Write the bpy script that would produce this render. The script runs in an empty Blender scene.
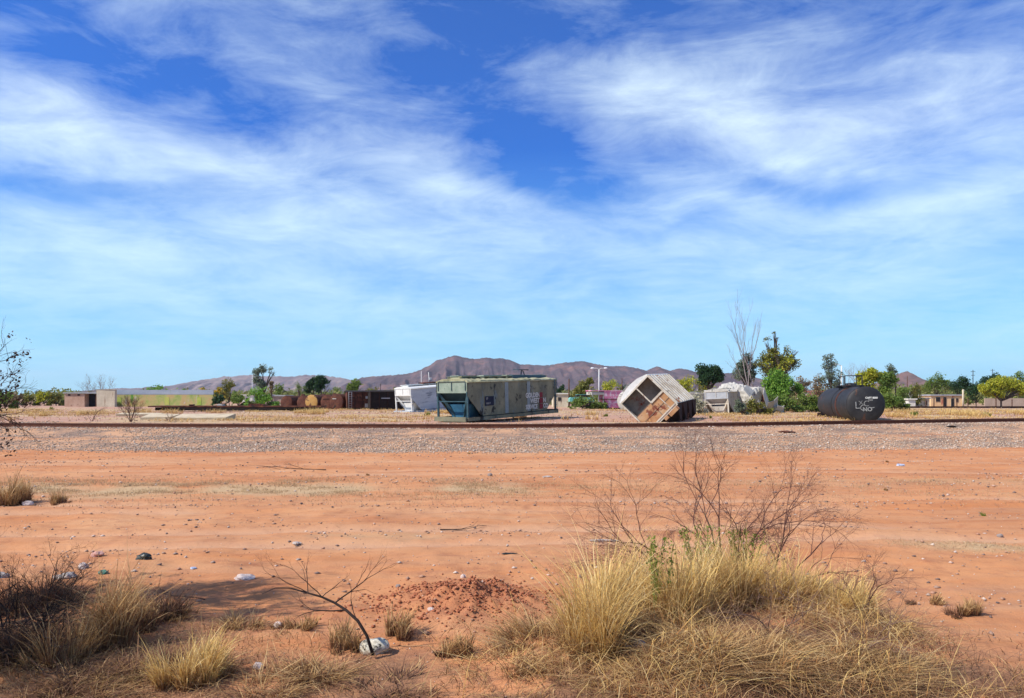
import bpy, math, random
import numpy as np
from mathutils import Matrix, Vector
random.seed(7)
rng = np.random.default_rng(11)
R = math.radians
scene = bpy.context.scene
col = scene.collection
F = 750.0; HZ = 398.0; CX = 512.0; CZ = 1.75

# ------------------------------------------------------------ mesh helpers
def mesh_np(name, V, Fc, mats, mi=None, smooth=False, attrs=None):
    V = np.asarray(V, dtype=np.float32); Fc = np.asarray(Fc, dtype=np.int32)
    me = bpy.data.meshes.new(name)
    n, k = Fc.shape
    me.vertices.add(len(V)); me.vertices.foreach_set('co', V.ravel())
    me.loops.add(n * k); me.loops.foreach_set('vertex_index', Fc.ravel())
    me.polygons.add(n)
    me.polygons.foreach_set('loop_start', np.arange(0, n * k, k, dtype=np.int32))
    me.polygons.foreach_set('loop_total', np.full(n, k, dtype=np.int32))
    if mi is not None: me.polygons.foreach_set('material_index', np.asarray(mi, dtype=np.int32))
    if smooth: me.polygons.foreach_set('use_smooth', np.ones(n, dtype=bool))
    for m in (mats if isinstance(mats, (list, tuple)) else [mats]): me.materials.append(m)
    if attrs:
        for an, av in attrs.items():
            a = me.attributes.new(an, 'FLOAT', 'POINT'); a.data.foreach_set('value', np.asarray(av, dtype=np.float32).ravel())
    me.update(calc_edges=True)
    return me

def link(name, me, parent=None):
    o = bpy.data.objects.new(name, me); col.objects.link(o)
    if parent is not None: o.parent = parent
    return o

def tag(o, label=None, cat=None, group=None, kind=None):
    if label: o['label'] = label
    if cat: o['category'] = cat
    if group: o['group'] = group
    if kind: o['kind'] = kind
    return o

def empty(name, M, label, cat, group=None):
    o = bpy.data.objects.new(name, None); col.objects.link(o)
    o.empty_display_size = .2
    o.matrix_world = M if isinstance(M, Matrix) else Matrix.Translation(M)
    return tag(o, label, cat, group)

class MB:
    """collects shapes into one mesh"""
    def __init__(s): s.v = []; s.f = []; s.m = []; s.sm = []
    def add(s, vs, fs, m=0, sm=False):
        b = len(s.v); s.v += [tuple(v) for v in vs]
        for f in fs: s.f.append(tuple(b + i for i in f)); s.m.append(m); s.sm.append(sm)
        return s
    def box(s, x0, x1, y0, y1, z0, z1, m=0, M=None):
        vs = [Vector(p) for p in ((x0,y0,z0),(x1,y0,z0),(x1,y1,z0),(x0,y1,z0),(x0,y0,z1),(x1,y0,z1),(x1,y1,z1),(x0,y1,z1))]
        if M is not None: vs = [M @ v for v in vs]
        return s.add(vs, [(0,3,2,1),(4,5,6,7),(0,1,5,4),(1,2,6,5),(2,3,7,6),(3,0,4,7)], m)
    def hexa(s, a, b, m=0):
        """frustum between quad a (bottom) and quad b (top)"""
        return s.add(list(a) + list(b), [(0,3,2,1),(4,5,6,7),(0,1,5,4),(1,2,6,5),(2,3,7,6),(3,0,4,7)], m)
    def prism(s, pts, axis, a, b, m=0):
        """closed profile pts (2D) extruded along axis from a to b"""
        def P(p, t):
            if axis == 'x': return (t, p[0], p[1])
            if axis == 'y': return (p[0], t, p[1])
            return (p[0], p[1], t)
        n = len(pts); vs = [P(p, a) for p in pts] + [P(p, b) for p in pts]
        fs = [tuple(range(n))[::-1], tuple(range(n, 2*n))] + [(i, (i+1) % n, n + (i+1) % n, n + i) for i in range(n)]
        return s.add(vs, fs, m)
    def tube(s, pts, r, n=6, m=0, cap=True):
        pts = [Vector(p) for p in pts]; rs = r if isinstance(r, (list, tuple)) else [r] * len(pts)
        vs = []; fs = []
        for i, p in enumerate(pts):
            d = (pts[min(i+1, len(pts)-1)] - pts[max(i-1, 0)]).normalized()
            u = d.cross(Vector((0,0,1)));
            if u.length < .05: u = d.cross(Vector((1,0,0)))
            u.normalize(); w = d.cross(u)
            for k in range(n):
                a = 2*math.pi*k/n; vs.append(p + (u*math.cos(a) + w*math.sin(a)) * rs[i])
        for i in range(len(pts)-1):
            for k in range(n): fs.append((i*n+k, i*n+(k+1) % n, (i+1)*n+(k+1) % n, (i+1)*n+k))
        if cap: fs += [tuple(range(n))[::-1], tuple(range((len(pts)-1)*n, len(pts)*n))]
        return s.add(vs, fs, m, True)
    def bar(s, p, q, w, t, m=0):
        p = Vector(p); q = Vector(q); d = q - p; L = d.length; d.normalize()
        up = Vector((0,0,1)) if abs(d.z) < .95 else Vector((1,0,0))
        y = up.cross(d).normalized(); z = d.cross(y)
        M = Matrix((( d.x, y.x, z.x, p.x), (d.y, y.y, z.y, p.y), (d.z, y.z, z.z, p.z), (0,0,0,1)))
        return s.box(0, L, -w/2, w/2, -t/2, t/2, m, M)
    def lathe(s, prof, n=32, m=0, M=None, sm=True):
        """profile [(x, r)] revolved round the x axis"""
        vs = []; fs = []
        for x, r in prof:
            for k in range(n):
                a = 2*math.pi*k/n; v = Vector((x, r*math.cos(a), r*math.sin(a)))
                vs.append(M @ v if M is not None else v)
        for i in range(len(prof)-1):
            for k in range(n): fs.append((i*n+k, (i+1)*n+k, (i+1)*n+(k+1) % n, i*n+(k+1) % n))
        return s.add(vs, fs, m, sm)
    def jitter(s, amp, seed=1):
        r = random.Random(seed); mp = {}
        for i, v in enumerate(s.v):
            k = tuple(round(c, 3) for c in v)
            if k not in mp: mp[k] = [r.uniform(-amp, amp) for _ in range(3)]
            s.v[i] = tuple(c + d for c, d in zip(v, mp[k]))
        return s
    def build(s, name, mats, parent=None):
        me = bpy.data.meshes.new(name); me.from_pydata(s.v, [], s.f)
        for m in (mats if isinstance(mats, (list, tuple)) else [mats]): me.materials.append(m)
        me.polygons.foreach_set('material_index', s.m); me.polygons.foreach_set('use_smooth', s.sm)
        me.update(); return link(name, me, parent)

def segs_mesh(name, segs, mats, sides=4, parent=None):
    """tapered twigs: segs = [(p0, p1, r0, r1)]"""
    A = np.array([s[0] for s in segs], float); B = np.array([s[1] for s in segs], float)
    r0 = np.array([s[2] for s in segs]); r1 = np.array([s[3] for s in segs])
    D = B - A; D /= (np.linalg.norm(D, axis=1, keepdims=True) + 1e-9)
    up = np.where(np.abs(D[:, 2:3]) < .9, np.array([[0, 0, 1.]]), np.array([[1., 0, 0]]))
    U = np.cross(D, up); U /= (np.linalg.norm(U, axis=1, keepdims=True) + 1e-9); W = np.cross(D, U)
    n = len(segs); V = np.zeros((n, 2, sides, 3))
    for k in range(sides):
        a = 2*math.pi*k/sides; dr = U*math.cos(a) + W*math.sin(a)
        V[:, 0, k] = A + dr*r0[:, None]; V[:, 1, k] = B + dr*r1[:, None]
    base = (np.arange(n)*2*sides)[:, None]
    Fs = np.concatenate([base + np.array([[k, (k+1) % sides, sides+(k+1) % sides, sides+k]]) for k in range(sides)], 0)
    me = mesh_np(name, V.reshape(-1, 3), Fs, mats, smooth=True)
    return link(name, me, parent)

def blades(base, height, lean, width, droop, rad=0.5):
    """vectorised grass blades; base (n,3), lean (n,2) horizontal offset of tip; returns V, F, t"""
    n = len(base); k = 5
    V = np.zeros((n, k, 2, 3)); T = np.zeros((n, k, 2))
    kx, ky = rng.normal(0, .09, n)*height, rng.normal(0, .09, n)*height; kp = rng.uniform(1.5, 5, n); kpow = rng.uniform(1.0, 2.4, n)
    ang = rng.uniform(0, math.pi, n); wx, wy = np.cos(ang), np.sin(ang)
    for i in range(k):
        t = i/(k-1)
        sw = np.sin(t*kp)*t; tt = t**kpow; c = base + np.stack([lean[:, 0]*tt+kx*sw, lean[:, 1]*tt+ky*sw, height*t*(1 - droop*t*t)], 1)
        w = width*(1 - t)**.7*.5 + .0004
        V[:, i, 0] = c + np.stack([wx*w, wy*w, 0*w], 1); V[:, i, 1] = c - np.stack([wx*w, wy*w, 0*w], 1)
        T[:, i] = t
    b = (np.arange(n)*2*k)[:, None]
    Fs = np.concatenate([b + np.array([[2*i, 2*i+1, 2*i+3, 2*i+2]]) for i in range(k-1)], 0)
    return V.reshape(-1, 3), Fs, T.ravel()

# ------------------------------------------------------------ materials
def newmat(name):
    m = bpy.data.materials.new(name); m.use_nodes = True
    nt = m.node_tree; nt.nodes.clear(); return m, nt
def N(nt, t, **kw):
    n = nt.nodes.new(t)
    for k, v in kw.items(): setattr(n, k, v)
    return n
def ramp(nt, stops, fac):
    r = N(nt, 'ShaderNodeValToRGB'); e = r.color_ramp.elements
    while len(e) < len(stops): e.new(.5)
    for i, (p, c) in enumerate(stops): e[i].position = p; e[i].color = (*c, 1)
    nt.links.new(fac, r.inputs[0]); return r.outputs[0]
def noise(nt, vec, scale, detail=4, rough=.6, dist=0):
    n = N(nt, 'ShaderNodeTexNoise'); n.inputs['Scale'].default_value = scale; n.inputs['Detail'].default_value = detail
    n.inputs['Roughness'].default_value = rough; n.inputs['Distortion'].default_value = dist
    nt.links.new(vec, n.inputs['Vector']); return n.outputs['Fac']
def mix(nt, fac, a, b, mode='MIX'):
    n = N(nt, 'ShaderNodeMix', data_type='RGBA', blend_type=mode)
    for s, v in ((0, fac), (6, a), (7, b)):
        if isinstance(v, (int, float)): n.inputs[s].default_value = v
        elif isinstance(v, tuple): n.inputs[s].default_value = (*v, 1)
        else: nt.links.new(v, n.inputs[s])
    return n.outputs[2]
def math_(nt, op, a, b=None, c=None, clamp=False):
    n = N(nt, 'ShaderNodeMath', operation=op, use_clamp=clamp)
    for i, v in enumerate((a, b, c)):
        if v is None: continue
        if isinstance(v, (int, float)): n.inputs[i].default_value = v
        else: nt.links.new(v, n.inputs[i])
    return n.outputs[0]
def coords(nt, stretch=(1, 1, 1)):
    tc = N(nt, 'ShaderNodeTexCoord'); mp = N(nt, 'ShaderNodeMapping'); mp.inputs['Scale'].default_value = stretch
    nt.links.new(tc.outputs['Object'], mp.inputs[0]); return mp.outputs[0]
def finish(nt, color, rough=.9, metallic=0, bump=None, bstr=.3, bdist=.02, spec=.3):
    b = N(nt, 'ShaderNodeBsdfPrincipled'); o = N(nt, 'ShaderNodeOutputMaterial')
    if isinstance(color, tuple): b.inputs['Base Color'].default_value = (*color, 1)
    else: nt.links.new(color, b.inputs['Base Color'])
    b.inputs['Roughness'].default_value = rough; b.inputs['Metallic'].default_value = metallic
    b.inputs['Specular IOR Level'].default_value = spec
    if bump is not None:
        bn = N(nt, 'ShaderNodeBump'); bn.inputs['Strength'].default_value = bstr; bn.inputs['Distance'].default_value = bdist
        nt.links.new(bump, bn.inputs['Height']); nt.links.new(bn.outputs[0], b.inputs['Normal'])
    nt.links.new(b.outputs[0], o.inputs[0]); return b

def pm(name, cols, scale=3, stretch=(1, 1, 1), rough=.85, lo=.3, hi=.7, metallic=0, bstr=.25, bdist=.02, spec=.25, spots=None, dist=.3):
    """worn surface: noise through a ramp of colours, optional spots = (colour, scale, threshold, stretch)"""
    m, nt = newmat(name); v = coords(nt, stretch)
    n = noise(nt, v, scale, 6, .65, dist)
    st = [(lo + (hi-lo)*i/max(1, len(cols)-1), c) for i, c in enumerate(cols)]
    c = ramp(nt, st, n) if len(cols) > 1 else cols[0]
    for sp in (spots or []):
        sc, ss, th, stt = sp
        n2 = noise(nt, coords(nt, stt), ss, 5, .7, .2)
        c = mix(nt, ramp(nt, [(th, (0, 0, 0)), (min(th+.07, 1), (1, 1, 1))], n2), c, sc)
    fine = noise(nt, coords(nt), scale*6, 4, .7)
    c = mix(nt, .35, c, ramp(nt, [(.3, (.55, .55, .55)), (.7, (1, 1, 1))], fine), 'MULTIPLY')
    finish(nt, c, rough, metallic, n, bstr, bdist, spec); return m

def island_mat(name, cols, rough=.8, trans=0, attr=None, base=None, spec=.2):
    """colour varies from piece to piece; optional attr mixes in a base colour along the blade"""
    m, nt = newmat(name); g = N(nt, 'ShaderNodeNewGeometry')
    st = [(i/max(1, len(cols)-1), c) for i, c in enumerate(cols)]
    c = ramp(nt, st, g.outputs['Random Per Island'])
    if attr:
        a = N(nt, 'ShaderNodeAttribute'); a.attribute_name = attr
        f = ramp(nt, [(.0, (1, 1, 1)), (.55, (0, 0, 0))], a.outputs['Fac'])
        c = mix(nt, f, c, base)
    b = finish(nt, c, rough, spec=spec)
    if trans:
        t = N(nt, 'ShaderNodeBsdfTranslucent'); nt.links.new(c, t.inputs[0])
        ms = N(nt, 'ShaderNodeMixShader'); ms.inputs[0].default_value = trans
        o = [n for n in nt.nodes if n.type == 'OUTPUT_MATERIAL'][0]
        nt.links.new(b.outputs[0], ms.inputs[1]); nt.links.new(t.outputs[0], ms.inputs[2]); nt.links.new(ms.outputs[0], o.inputs[0])
    return m

Z3 = (1, 1, 1); V4 = (1, 1, .22)
M = {}
M['olive'] = pm('olive paint', [(.10, .105, .08), (.19, .185, .12), (.29, .27, .17)], .7, (1, 1, .7), rough=.7,
                spots=[((.15, .19, .19), .9, .57, (1, 1, .35)), ((.025, .026, .022), .8, .56, (1.2, 1.2, .9)), ((.4, .33, .2), 1.6, .66, (1, 1, .5))])
M['oliveroof'] = pm('olive roof paint', [(.16, .17, .10), (.36, .34, .2), (.42, .42, .3)], 1.2, rough=.75, spots=[((.05, .045, .035), 2.5, .6, Z3)])
M['palegreen'] = pm('pale green paint', [(.2, .26, .2), (.32, .37, .29)], 2, rough=.6, spots=[((.08, .1, .09), 3, .62, Z3)])
M['tealdark'] = pm('dark teal paint', [(.02, .055, .07), (.05, .1, .12)], 2, rough=.6)
M['blue'] = pm('blue paint', [(.015, .07, .13), (.04, .16, .27)], 1.6, rough=.6, spots=[((.01, .02, .04), 3, .6, V4)])
M['bluegrey'] = pm('overspray blue grey', [(.2, .25, .26), (.3, .34, .33)], 2, rough=.8)
M['white'] = pm('weathered white paint', [(.6, .6, .57), (.75, .75, .72)], 1.2, (1, 1, .4), rough=.6, spots=[((.4, .3, .2), 2.5, .66, V4)])
M['whiteside'] = pm('weathered white paint shaded grey', [(.32, .36, .42), (.55, .58, .62)], .9, (.18, 1, 1.5), rough=.6, spots=[((.2, .22, .26), 1.1, .56, (.2, 1, 1))])  # blue grey shade of the side put into the white; streaks are weathering
M['dirtywhite'] = pm('dirty white paint', [(.32, .3, .26), (.54, .52, .47)], .8, (1, 1, .5), rough=.75, spots=[((.16, .07, .04), 1.3, .62, Z3), ((.2, .2, .17), 2, .6, V4)])
M['cream'] = pm('cream wagon paint', [(.4, .33, .24), (.6, .54, .44), (.7, .67, .6)], .9, (.5, 1, 1), rough=.7, spots=[((.26, .11, .05), 1.3, .58, Z3), ((.2, .18, .15), 2.2, .6, (1, .4, 1))])
M['orangerust'] = pm('orange rust panel', [(.34, .15, .07), (.46, .25, .12), (.52, .36, .22)], 1.1, rough=.9, spots=[((.2, .06, .035), .8, .56, Z3), ((.6, .5, .36), 2, .66, Z3)])
M['brownrecess'] = pm('brown grey panel', [(.1, .08, .062), (.27, .23, .18)], .8, rough=.9, spots=[((.16, .03, .015), .6, .58, Z3)])
M['rust'] = pm('rusty steel', [(.035, .016, .012), (.10, .035, .022), (.2, .08, .04)], 1.3, rough=.95, spots=[((.02, .015, .014), 1.4, .56, Z3), ((.34, .2, .12), 2.4, .66, Z3)])
M['rustdark'] = pm('dark rusty steel', [(.015, .01, .008), (.06, .022, .014)], 1.5, rough=.95)
M['yellowrust'] = pm('yellow flaking paint', [(.36, .17, .04), (.48, .33, .12)], 1.8, rough=.9, spots=[((.11, .04, .02), 1.9, .53, Z3)])
M['charred'] = pm('charred steel', [(.008, .007, .007), (.03, .02, .016)], 2, rough=.9)
M['blacktank'] = pm('black tank paint', [(.012, .012, .014), (.034, .033, .034)], 1.2, rough=.62, spec=.3, spots=[((.08, .034, .02), 1.1, .6, (1, 1, .5)), ((.07, .065, .06), 2.5, .66, (1, 1, .3))], bstr=.5, bdist=.05)
M['rail'] = pm('brown rail steel', [(.09, .03, .018), (.17, .065, .035)], 4, rough=.85)
M['railtop'] = pm('worn rail head', [(.045, .03, .027), (.09, .06, .05)], 4, rough=.5, metallic=.5)
M['wood'] = pm('old sleeper wood', [(.05, .035, .025), (.12, .085, .06)], 3, (1, 6, 6), rough=.95)
M['pink'] = pm('pink sprayed paint', [(.6, .14, .26), (.75, .3, .42)], 1.3, rough=.7, spots=[((.78, .6, .64), 1.2, .52, Z3), ((.12, .03, .05), 1.5, .62, Z3)])
M['paint_white'] = pm('white lettering', [(.62, .62, .56), (.75, .75, .7)], 5)
M['paint_red'] = pm('red stripe', [(.16, .02, .03), (.26, .04, .05)], 4)
M['navy'] = pm('navy patch', [(.008, .012, .03), (.02, .025, .05)], 4)
M['graf'] = pm('chalky graffiti', [(.08, .08, .075), (.34, .34, .32), (.46, .46, .43)], 9)
M['concrete'] = pm('pale concrete', [(.42, .34, .23), (.62, .52, .36)], .8, rough=.95)
M['plaster'] = pm('cream plaster', [(.5, .42, .3), (.66, .58, .43)], .6, rough=.95, spots=[((.38, .28, .2), 1, .62, V4)])
M['pinkplaster'] = pm('pink brick plaster', [(.4, .24, .16), (.55, .38, .28)], .8, rough=.95, spots=[((.3, .17, .12), 1.2, .6, Z3)])
M['tin'] = pm('tin roofing', [(.3, .32, .34), (.45, .46, .47)], 1, rough=.5)
M['dark'] = pm('dark opening', [(.01, .01, .012), (.03, .03, .035)], 2)
M['muralwall'] = pm('green and yellow painted wall', [(.22, .34, .08), (.4, .42, .14), (.52, .4, .18), (.5, .3, .14)], .6, (1, 1, .9), rough=.9, spots=[((.55, .5, .4), .8, .6, (1, 1, .4)), ((.14, .3, .05), .5, .6, (1, 1, .3))])
M['muralwall2'] = pm('bright green wall paint', [(.2, .42, .06), (.42, .5, .1), (.55, .5, .15)], .8, rough=.9)
M['greyband'] = pm('grey wall top', [(.28, .33, .4), (.42, .46, .5)], .7, (.4, 1, 1), rough=.9, spots=[((.24, .38, .1), .5, .6, (.6, 1, 1))])
M['peach'] = pm('peach house plaster', [(.66, .42, .2), (.78, .56, .32)], .5, rough=.95, spots=[((.45, .16, .1), .7, .6, (1, 1, .4))])
M['housewhite'] = pm('white house plaster', [(.6, .58, .5), (.75, .73, .66)], .6, rough=.9)
M['tanwall'] = pm('tan yard wall', [(.36, .26, .2), (.48, .37, .29)], .5, rough=.95)
M['redclay'] = pm('red clay tiles', [(.35, .12, .07), (.5, .22, .14)], 1.5, rough=.9)
M['tealcar'] = pm('turquoise car paint', [(.1, .42, .36), (.2, .55, .46)], 1, rough=.35, spec=.5)
M['pole'] = pm('timber pole', [(.07, .035, .025), (.14, .07, .045)], 2, rough=.95)
M['polepale'] = pm('pale painted pole', [(.6, .6, .58), (.72, .72, .7)], 2, rough=.5)
M['lamp'] = pm('lamp housing', [(.7, .72, .74), (.8, .8, .8)], 2, rough=.4)
M['bark'] = pm('grey brown bark', [(.06, .045, .035), (.15, .11, .085)], 3, (1, 1, .4), rough=.95)
M['barkpale'] = pm('pale dead wood', [(.2, .17, .17), (.34, .29, .28)], 3, (1, 1, .4), rough=.95)
M['twigdark'] = pm('dark thorn wood', [(.018, .012, .010), (.045, .028, .022)], 5, rough=.9)
M['twigred'] = pm('reddish thorn wood', [(.085, .035, .028), (.17, .08, .06)], 5, rough=.9)
M['twiggrey'] = pm('grey twig wood', [(.15, .085, .06), (.27, .17, .12)], 5, rough=.95)
M['plastic'] = pm('white plastic litter', [(.55, .55, .53), (.75, .75, .75)], 6, rough=.5)
M['plasticdirty'] = pm('dirty white plastic', [(.3, .22, .17), (.6, .58, .55)], 14, rough=.6, spots=[((.35, .2, .13), 20, .55, Z3)])
M['plasticdk'] = pm('black plastic litter', [(.01, .015, .012), (.04, .05, .045)], 6, rough=.4)
M['plasticgr'] = pm('green plastic litter', [(.03, .12, .09), (.06, .2, .15)], 6, rough=.5)
M['plasticpk'] = pm('pink cloth litter', [(.5, .25, .2), (.65, .4, .32)], 6, rough=.9)
M['plasticbl'] = pm('pale blue plastic litter', [(.3, .36, .5), (.5, .55, .65)], 6, rough=.5)
M['shell'] = pm('patchy pale shell', [(.22, .19, .14), (.55, .5, .38), (.66, .62, .5)], 30, rough=.8, spots=[((.03, .028, .022), 26, .54, Z3)], lo=.35, hi=.6, bdist=.01)
M['rock'] = pm('grey stone', [(.2, .16, .14), (.36, .3, .27)], 8, rough=.95)
M['rockpale'] = pm('pale pink stone', [(.45, .34, .29), (.7, .6, .54)], 6, rough=.9)
M['clod'] = island_mat('red dirt clods', [(.24, .075, .035), (.34, .12, .06), (.42, .17, .09), (.3, .1, .05)], .95)
M['gravel'] = island_mat('ballast stones', [(.13, .11, .1), (.46, .34, .24), (.3, .25, .21), (.56, .4, .27), (.2, .155, .13), (.72, .63, .53), (.5, .31, .19), (.36, .3, .25)], .9)
M['pebble'] = island_mat('desert pebbles', [(.1, .08, .08), (.3, .2, .15), (.4, .22, .14), (.24, .17, .14), (.6, .5, .42), (.36, .18, .11)], .9)
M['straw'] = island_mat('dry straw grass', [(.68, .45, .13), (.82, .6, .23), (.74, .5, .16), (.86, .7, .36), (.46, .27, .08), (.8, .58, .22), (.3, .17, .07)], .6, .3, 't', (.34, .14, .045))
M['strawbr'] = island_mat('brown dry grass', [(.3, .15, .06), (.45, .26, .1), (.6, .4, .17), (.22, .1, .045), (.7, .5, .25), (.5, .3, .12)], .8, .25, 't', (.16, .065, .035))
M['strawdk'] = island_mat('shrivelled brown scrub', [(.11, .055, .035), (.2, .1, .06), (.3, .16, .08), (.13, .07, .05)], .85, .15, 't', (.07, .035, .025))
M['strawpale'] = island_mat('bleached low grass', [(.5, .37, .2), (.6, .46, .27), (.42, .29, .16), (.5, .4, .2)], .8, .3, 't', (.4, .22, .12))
M['weed'] = island_mat('green weed leaves', [(.1, .16, .02), (.2, .24, .04), (.26, .28, .06), (.13, .17, .03)], .7, .35)
def leafm(name, cols): return island_mat(name, [tuple(min(.6, c*1.4) for c in q) for q in cols], .6, .35)
M['lf_bright'] = leafm('bright green leaves', [(.07, .17, .02), (.14, .25, .03), (.10, .2, .03), (.18, .27, .05)])
M['lf_yel'] = leafm('yellow green leaves', [(.22, .24, .02), (.34, .33, .03), (.15, .19, .02), (.42, .37, .05)])
M['lf_olive'] = leafm('olive leaves', [(.05, .07, .015), (.14, .14, .03), (.20, .17, .04), (.08, .1, .02)])
M['lf_mid'] = leafm('mid green leaves', [(.05, .1, .015), (.11, .16, .03), (.15, .19, .04), (.07, .12, .03)])
M['lf_dark'] = leafm('dark green leaves', [(.01, .028, .012), (.022, .05, .02), (.03, .07, .022), (.016, .035, .015)])
M['lf_grey'] = leafm('grey green leaves', [(.06, .09, .06), (.12, .15, .1), (.16, .18, .12), (.08, .1, .07)])
M['lf_brown'] = leafm('brownish leaves', [(.14, .09, .06), (.2, .15, .08), (.12, .1, .05), (.24, .17, .1)])
M['lf_thorn'] = leafm('dark brown seed clusters', [(.03, .018, .014), (.06, .035, .025), (.08, .05, .035)])
M['lf_scrub'] = leafm('dusty green scrub leaves', [(.08, .12, .025), (.16, .18, .05), (.2, .19, .07), (.1, .13, .03)])
M['lf_pale'] = leafm('pale dusty foliage', [(.3, .3, .2), (.4, .38, .28), (.2, .2, .12), (.45, .42, .33)])
M['lf_palm'] = leafm('palm fronds', [(.08, .12, .04), (.14, .18, .07), (.2, .2, .1)])
M['lf_orange'] = leafm('orange and yellow leaves', [(.45, .22, .03), (.4, .3, .03), (.16, .16, .02), (.5, .28, .05)])

# ------------------------------------------------------------ terrain heights
def vnoise(x, y, seed=0):
    x = np.asarray(x, float); y = np.asarray(y, float)
    xi = np.floor(x).astype(np.int64); yi = np.floor(y).astype(np.int64); xf = x-xi; yf = y-yi
    u = xf*xf*(3-2*xf); v = yf*yf*(3-2*yf)
    def h(a, b):
        k = (a*374761393 + b*668265263 + seed*974634777) & 0xffffffff
        k = ((k ^ (k >> 13))*1274126177) & 0xffffffff
        return ((k ^ (k >> 16)) & 0xffff)/65535.0
    return (h(xi, yi)*(1-u)+h(xi+1, yi)*u)*(1-v) + (h(xi, yi+1)*(1-u)+h(xi+1, yi+1)*u)*v
def fbm(x, y, seed=0, o=4):
    s = 0; a = .5
    for i in range(o): s = s + a*vnoise(x*2**i, y*2**i, seed+i); a *= .5
    return s
TP = np.array([(-700, 66, 417.5), (-200, 58, 421.2), (0, 55.3, 423.2), (256, 53, 424.3), (512, 52, 424.4), (700, 53, 423.2), (890, 56, 420.2), (1024, 58.5, 418.4), (1250, 62, 416), (1700, 72, 413)], float)
TX = (TP[:, 0]-CX)/F*TP[:, 1]; TZr = CZ-(TP[:, 2]-HZ)*TP[:, 1]/F
_xs = np.linspace(-110, 130, 481)
def _smooth(xp, fp):
    y = np.interp(_xs, xp, fp); k = np.hanning(41); k /= k.sum()
    return np.convolve(np.pad(y, 20, mode='edge'), k, 'valid')
_ty = _smooth(TX, TP[:, 1]); _tz = _smooth(TX, TZr)
def track_y(x): return np.interp(x, _xs, _ty)
def rail_z(x): return np.interp(x, _xs, _tz)
def sstep(a, b, x):
    t = np.clip((x-a)/(b-a), 0, 1); return t*t*(3-2*t)
DIRT = ((-1.05, 8.05), (.05, 8.6))
RUTS = (12.6, 14.3, 17.5, 19.3, 30.2, 32.0, 35.5, 37.3)
def gz(X, Y, fine=True):
    X = np.asarray(X, float); Y = np.asarray(Y, float)
    near = np.interp(Y, [-100, 8, 14, 20, 30, 40, 60], [-.5, -.5, -.72, -.95, -1.28, -1.42, -1.42])
    s = Y - track_y(X); rz = rail_z(X)
    top = rz - .25                                   # ballast surface
    toe = -8.6
    a = near + (top-.45-near)*sstep(toe, -4.2, s)
    a = a + (top - (top-.45))*sstep(-4.2, -1.9, s)
    far = -.12 + .12*sstep(6, 20, s) + (top+.12)*(1-sstep(1.5, 3.6, s))
    z = np.where(s < 0, a, far)
    if fine:
        flat = 1 - sstep(-1.9, -1.2, s)*(1-sstep(1.2, 1.9, s))
        dn = np.clip((Y-3)/30, 0, 1)
        z = z + flat*((fbm(X*.35, Y*.35, 3)-.47)*.16 + (fbm(X*1.7, Y*1.7, 9)-.47)*.09*(1-.5*dn) + (fbm(X*7, Y*7, 5, 3)-.44)*.03)
        # shallow wheel ruts across the orange dirt
        for yr in RUTS: z = z - .05*np.exp(-((Y-yr-.02*X-.4*np.sin(X*.15))/.25)**2) + .025*np.exp(-((Y-yr-.4-.02*X-.4*np.sin(X*.15))/.2)**2)
        # dug dirt heap left of the grass, mounds under the brush
        d = np.exp(-(((X+.55)/.75)**2 + ((Y-8.3)/.75)**2))
        z = z + d*(.2 + .34*(fbm(X*5, Y*5, 21)-.45) + .16*(fbm(X*17, Y*17, 24)-.45))
        z = z + .16*np.exp(-(((X-1.9)/1.6)**2 + ((Y-6.6)/1.2)**2)) + .05*np.exp(-(((X+3.6)/1.3)**2 + ((Y-6.8)/1.0)**2))
        # low dirt berms beyond the track
        z = z + .12*sstep(8, 14, s)*(fbm(X*.12+4, Y*.3, 31)-.45)*sstep(-2, 5, Y-60)*(1-sstep(140, 200, Y))
    return z
def g1(x, y): return float(gz(np.array([x]), np.array([y]))[0])
def hit(px, py):
    """ground point under a pixel of the photograph, used to place things on the land"""
    Z = 7.0
    for _ in range(60):
        X = (px-CX)/F*Z; Z = .5*Z + .5*F*(CZ-g1(X, Z))/(py-HZ)
    X = (px-CX)/F*Z; return X, Z, g1(X, Z)
def at(px, Z, py=None):
    X = (px-CX)/F*Z
    return Vector((X, Z, g1(X, Z) if py is None else CZ-(py-HZ)*Z/F))
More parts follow.
